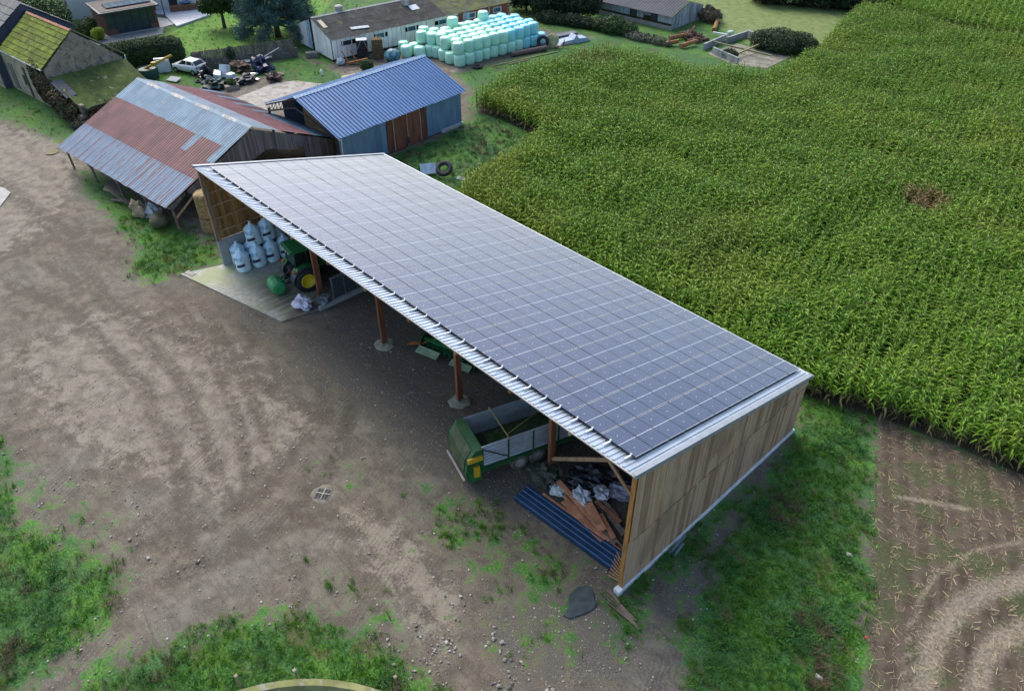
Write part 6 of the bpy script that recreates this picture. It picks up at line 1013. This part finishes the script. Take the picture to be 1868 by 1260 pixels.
def corn_plant(seed, lod=False):
    r_ = random.Random(seed); mb = MB(); H = r_.uniform(2.05, 2.45); mb.cyl((0,0,0),(r_.uniform(-.06,.06),r_.uniform(-.06,.06),H), .016, .008, 4, False, mi=3)
    az = r_.uniform(0, 6.3); nl = 10 if not lod else 8
    for i in range(nl):
        z = .35+i*(H-.5)/nl*1.02; az += PI+r_.uniform(-.5,.5); L_ = r_.uniform(.7,1.02)*(1 if i < nl-3 else .8); w_ = r_.uniform(.038,.058); up_ = r_.uniform(.7,1.15) if i < nl-2 else 1.2; seg = 5 if not lod else 4; pts = []; x = 0; zz = z; an = up_
        for s_ in range(seg+1):
            pts.append((x, zz)); an_ = an-s_*r_.uniform(.42,.62); x += math.cos(an_)*L_/seg; zz += math.sin(an_)*L_/seg
        V = []; wv_ = [.55,1,1.05,.9,.6,.08] if seg == 5 else [.6,1,1,.7,.1]; tw = r_.uniform(-.3,.3)
        for s_, (a, b) in enumerate(pts):
            ww = w_*wv_[s_]; dx, dy = math.cos(az+tw*s_*.15), math.sin(az+tw*s_*.15); V += [(a*dx-dy*ww, a*dy+dx*ww, b+.012), (a*dx, a*dy, b-.012), (a*dx+dy*ww, a*dy-dx*ww, b+.012)]
        mb.add(V, [f for s_ in range(seg) for f in ((s_*3, s_*3+1, s_*3+4, s_*3+3), (s_*3+1, s_*3+2, s_*3+5, s_*3+4))], 1 if i < (3 if not lod else 2) else 0)
    if not lod or seed % 2:
        for i in range(5): a = r_.uniform(0,6.3); q = r_.uniform(.03,.13); mb.add([(-.006,0,H-.02),(.006,0,H-.02),(math.cos(a)*q+.005,math.sin(a)*q,H+r_.uniform(.16,.26)),(math.cos(a)*q-.005,math.sin(a)*q,H+.18)], [(0,1,2,3)], 2)
    return mb.mesh('maize_plant', [m_corn, m_dry, m_tas, m_stk])
cprot = [corn_plant(100+i) for i in range(9)]
def rows_fill(poly, ang, sp, dp, seed, jit=.05, x0=-60, x1=22, y0=10, y1=145):
    g = np.random.default_rng(seed); u = np.array([math.cos(ang), math.sin(ang)]); v = np.array([-u[1], u[0]]); A_ = np.arange(-160, 160, dp); B_ = np.arange(-160, 160, sp); a, b = np.meshgrid(A_, B_); a = a.ravel()+g.uniform(-dp*.45, dp*.45, a.size); b = b.ravel()+g.normal(size=b.size)*jit
    c_ = np.array([-20, 60.]); P = c_+a[:, None]*u+b[:, None]*v; k_ = (P[:, 0] > x0) & (P[:, 0] < x1) & (P[:, 1] > y0) & (P[:, 1] < y1); P = P[k_]; s_ = sdist(poly, P[:, 0], P[:, 1]); return P[s_ > 0], s_[s_ > 0]
P, sdv = rows_fill(CORN, R(104), .74, .135, 3, .075); g = np.random.default_rng(4)
keep = g.random(len(P)) < .95; P = P[keep]; n = len(P)
hscale = .92+.34*vnoise(P[:, 0], P[:, 1], 2.6, 8)-.17+g.normal(size=n)*.05
scatter('maize_crop', cprot, np.column_stack([P, np.zeros(n)]), g.random(n)*6.28, hscale, g.integers(0, 9, n), 'dense green maize crop filling the field behind the sheds', g.normal(size=(n, 2))*.06)
P2, _ = rows_fill([(-38,91.6),(-21,89.8),(-14,91.2),(12,97),(30,140),(-60,145),(-36,100)], R(104), .85, .26, 5, y1=142, x0=-60, x1=34); n = len(P2)
scatter('maize_crop', [corn_plant(200+i, True) for i in range(5)], np.column_stack([P2, np.zeros(n)]), g.random(n)*6.28, .9+.2*g.random(n), g.integers(0, 5, n), 'second maize field beyond the dark headland line')
# ================================================================ GRASS, WEEDS, STONES, STUBBLE
m_g1 = leafmat('grass_blade', (.055,.17,.015), (.11,.27,.025), (.17,.22,.035), .6, .3, .55, []); m_w1 = leafmat('weed_leaf', (.03,.12,.03), (.065,.20,.055), (.11,.12,.05), .9, .25, .5, []); m_w2 = leafmat('dock_leaf', (.07,.19,.025), (.10,.25,.04), (.05,.12,.07), .5, .3, .5, [])
def tuft(seed, n, h, sp, w_, m):
    r_ = random.Random(seed); mb = MB()
    for i in range(n):
        a = r_.uniform(0,6.3); q = r_.uniform(0,sp); x, y = math.cos(a)*q, math.sin(a)*q; d = r_.uniform(0,6.3); l = r_.uniform(.5,1)*h; lean = r_.uniform(.2,.9); dx, dy = math.cos(d), math.sin(d); V = []
        for s_, (t_, ww) in enumerate(((0,1),(.5,.8),(1,.1))): V += [(x+dx*lean*l*t_*t_-dy*w_*ww, y+dy*lean*l*t_*t_+dx*w_*ww, l*t_*(1-.25*t_*lean)), (x+dx*lean*l*t_*t_+dy*w_*ww, y+dy*lean*l*t_*t_-dx*w_*ww, l*t_*(1-.25*t_*lean))]
        mb.add(V, [(0,1,3,2),(2,3,5,4)])
    return mb.mesh('tuft', m)
def weed(seed, n, h, r0, size, m):
    r_ = random.Random(seed); mb = MB()
    for i in range(n):
        a = r_.uniform(0,6.3); q = r0*math.sqrt(r_.random()); z = h*r_.uniform(.15,1)*(1-.5*(q/r0)**2); c_ = Vector((math.cos(a)*q, math.sin(a)*q, z)); nn = Vector((r_.uniform(-.7,.7), r_.uniform(-.7,.7), 1)).normalized(); t_ = nn.orthogonal().normalized(); t_ = Matrix.Rotation(r_.uniform(0,6.3),3,nn) @ t_; b_ = nn.cross(t_); s_ = size*r_.uniform(.6,1.2); mb.add([c_-t_*s_, c_-b_*s_*.45, c_+t_*s_-nn*s_*.3, c_+b_*s_*.45], [(0,1,2,3)])
    return mb.mesh('weed', m)
tprot = [tuft(i, 16, .16, .12, .006, m_g1) for i in range(4)]+[tuft(10+i, 16, .28, .14, .008, m_g1) for i in range(3)]
m_dead = mat('dead_weeds', (.13,.095,.055), .9, var=.4, bump=0, rndv=.35, scale=3)
wprot = [weed(i, 34, .22, .22, .045, m_w1) for i in range(3)]+[weed(9+i, 26, .30, .26, .06, m_w2) for i in range(2)]+[tuft(30+i, 22, .42, .18, .009, m_w1) for i in range(2)]+[tuft(50+i, 26, .40, .22, .007, m_dead) for i in range(2)]
def sample(x0, x1, y0, y1, dens, fn, seed):
    g = np.random.default_rng(seed); n = int((x1-x0)*(y1-y0)*dens); X_ = g.uniform(x0, x1, n); Y_ = g.uniform(y0, y1, n); k_ = g.random(n) < fn(X_, Y_); return np.column_stack([X_[k_], Y_[k_], np.full(k_.sum(), -.03)])
NOGR = [[(-37,-2.8),(-27.2,-.6),(-26.7,2),(-26.7,2.9),(-.1,2.9),(0,-.1),(0.2,14.2),(-36.2,14.2)], CORN, [(-43.4,-.4),(-60,-2.3),(-62,13.4),(-45,15.4)], [(-42.4,13.9),(-43.2,28.4),(-53,27.8),(-52,13.2)]]
def gfn(thr=.5, k_=1.0):
    def f(X_, Y_):
        m_ = m_grass(X_, Y_)+(vnoise(X_, Y_, .9, 1)-.5)*.7+(vnoise(X_, Y_, .3, 2)-.5)*.3; v = np.clip((m_-thr)*4, 0, 1)*k_
        for q in NOGR: v *= (sdist(q, X_, Y_) < 0)
        v *= (sdist([(-.5-1,-1.9),(.9,-3.3),(1.6,-1.8),(.4,-.4)], X_, Y_) < 0) | (np.random.default_rng(1).random(X_.shape) < .5); v *= ((X_-.55)**2+(Y_+17.4)**2 > 8.1**2); return v
    return f
G1 = np.vstack([sample(-48, 12, -24, 14, 14, gfn(.42), 11), sample(-18, 12, -16, 18, 16, gfn(.5), 12), sample(-95, -36, -12, 45, 2.2, gfn(.55), 13)]); n = len(G1)
scatter('grass', tprot, G1, g.random(n)*6.28, .7+.7*g.random(n), g.integers(0, 7, n), 'green grass along the yard edges')
wf_ = lambda X_, Y_: gfn(.62)(X_, Y_)*np.clip((vnoise(X_, Y_, 2.2, 5)-.3)*3, .1, 1)
G2 = np.vstack([sample(-1, 13, -9, 18, 14, wf_, 21), sample(-24, 2, -24, -8, 10, wf_, 22), sample(-42, -26, -7, 3, 4, wf_, 23), sample(-44, -30, 14, 31, 6, gfn(.5), 24)]); n = len(G2)
scatter('weeds', wprot, G2, g.random(n)*6.28, .7+.8*g.random(n), np.where(vnoise(G2[:, 0], G2[:, 1], 1.1, 15)+.25*g.random(n) > .80, g.integers(7, 9, n), g.integers(0, 7, n)), 'lush mixed weeds and nettles beside the gable and along the lower edge')
m_st = mat('field_stone', (.29,.27,.235), .85, var=.3, scale=4, rndv=.45)
sprot = [MB().blob((0,0,.3),(1,.75,.5),i,.35,7,5).mesh('stone', m_st) for i in range(4)]
STONY = [[(-4.99,-7.18),(-2.70,-5.85),(-1.57,-2.85),(1.32,-1.99),(2.52,-3.71),(0.79,-6.45),(-3.45,-9.97)], [(-26.73,-16.98),(-20.31,-13.40),(-16.11,-14.08),(-13.86,-15.73),(-12.50,-19.46),(-11.05,-15.31),(-9.13,-10.40),(-15.14,-13.49),(-25.21,-14.28)], [(-5.84,-8.79),(-3.74,-3.98),(0.67,-0.88),(3.53,-2.64),(-0.80,-7.81)]]
def sfn(X_, Y_):
    v = .28+.9*soft(STONY, X_, Y_, 1.2)*(vnoise(X_, Y_, .8, 9) > .45); v = np.maximum(v, .55*soft(GRAVEL, X_, Y_, 1)); v *= (m_grass(X_, Y_) < .75)
    for q in NOGR[:2]+STUB: v *= (sdist(q, X_, Y_) < 0)
    return v
S1 = sample(-34, 9, -22, 9, 22, sfn, 31); n = len(S1); S1[:, 2] = 0
scatter('scattered_stones', sprot, S1, g.random(n)*6.28, .012+.05*g.random(n)**4, g.integers(0, 4, n), 'pale stones and gravel scattered over the yard')
S2 = sample(-26, 0, 2.9, 13, 10, lambda X_, Y_: np.full(X_.shape, .8), 32); n = len(S2); scatter('scattered_stones', sprot, S2+np.array([0,0,.03]), g.random(n)*6.28, .012+.03*g.random(n)**2, g.integers(0, 4, n), 'coarse gravel floor under the shed roof')
S3 = sample(-16, 3, -16, -5, 7, lambda X_, Y_: soft(STONY[:1]+STONY[2:], X_, Y_, .8)*(vnoise(X_, Y_, .8, 9) > .5), 33); S4 = sample(-32, -14, -22, -7, 1.6, lambda X_, Y_: soft(STONY[1:2], X_, Y_, .8)*(vnoise(X_, Y_, 1.2, 19) > .5), 34); S3 = np.vstack([S3, S4]); n = len(S3)
scatter('scattered_stones', sprot, S3+np.array([0,0,.03]), g.random(n)*6.28, .04+.07*g.random(n)**2, g.integers(0, 4, n), 'larger white stones at the ends of the yard')
# stubble rows
m_sb = mat('stubble_straw', (.42,.33,.19), .85, var=.25, bump=0, rndv=.35)
bp = [MB().cyl((0,0,0),(.03*(i-1),.02*i,.14+.03*i),.011,.010,4).mesh('stub', m_sb) for i in range(3)]+[MB().beam((-.14-.05*i,0,.03),(.14+.05*i,.03,.05),.016 if i % 2 else .03,.008).mesh('straw', m_sb) for i in range(4)]
Ps, _ = rows_fill(STUB[0], R(116), .76, .17, 8, .05, -5, 24, -14, 24); kk = g.random(len(Ps)) < (.25+.55*(vnoise(Ps[:, 0], Ps[:, 1], 1.6, 6) > .45)); Ps = Ps[kk]; n1_ = len(Ps)
Q = sample(1, 20, -8, 21, 26, lambda X_, Y_: (sdist(STUB[0], X_, Y_) > .1)*(.3+.7*(np.abs(((X_*math.sin(R(116))-Y_*math.cos(R(116))) / .76) % 1-.5) < .22)), 41); n2_ = len(Q)
scatter('maize_stubble', bp, np.vstack([np.column_stack([Ps, np.zeros(n1_)]), Q+np.array([0,0,.03])]), g.random(n1_+n2_)*6.28, np.concatenate([.6+.4*g.random(n1_), .25+.5*g.random(n2_)]), np.concatenate([g.integers(0, 3, n1_), g.integers(3, 7, n2_)]), 'cut maize stubble and straw on the bare field strip')
m_lfy = mat('fallen_leaf', (.34,.26,.10), .8, var=.3, bump=0, rndv=.3); lp = [MB().add([(-.05,0,0),(0,-.03,.01),(.05,0,.005),(0,.03,.015)], [(0,1,2,3)]).mesh('fallen_leaf', m_lfy)]
L1 = np.vstack([sample(-70, -52, 46, 62, 9, lambda a, b: soft([[(-69.78,57.95),(-63.54,60.60),(-58.76,56.70),(-60.83,52.91),(-64.19,51.79)]], a, b, 1.5), 51), sample(-88, -76, 20, 34, 5, lambda a, b: vnoise(a, b, 2, 3), 52)]); scatter('fallen_leaves', lp, L1+np.array([0,0,.06]), g.random(len(L1))*6.28, 1.5+1.5*g.random(len(L1)), np.zeros(len(L1)), 'dry brown leaves on the ground under the trees')
one('pale_stone', MB().blob((0,0,.05),(.15,.10,.08),3,.3), m_st, 'single pale stone in the weeds near the stubble edge', 'stone', (*(5.87,8.77),.05)); one('pale_stone', MB().blob((0,0,.05),(.16,.09,.08),5,.3), m_st, 'single pale stone in the weeds at the lower right', 'stone', (*(7.83,2.59),.05)); one('red_tag', MB().box((0,0,.1),(.1,.08,.06)), mat('red_plastic', (.6,.04,.03), .5), 'tiny red plastic piece at the weed edge of the stubble', 'tag', (*(8.29,5.48),.03))
one('sill_debris', MB().beam((0,0,.05),(.9,.5,.5),.12,.06).beam((.1,-.2,.05),(.7,.2,.3),.1,.05), mat('blue_grey_board', (.16,.22,.26)), 'blue grey offcuts leaning at the white sill of the gable', 'offcuts', (*(0.28,3.08),0), R(60))
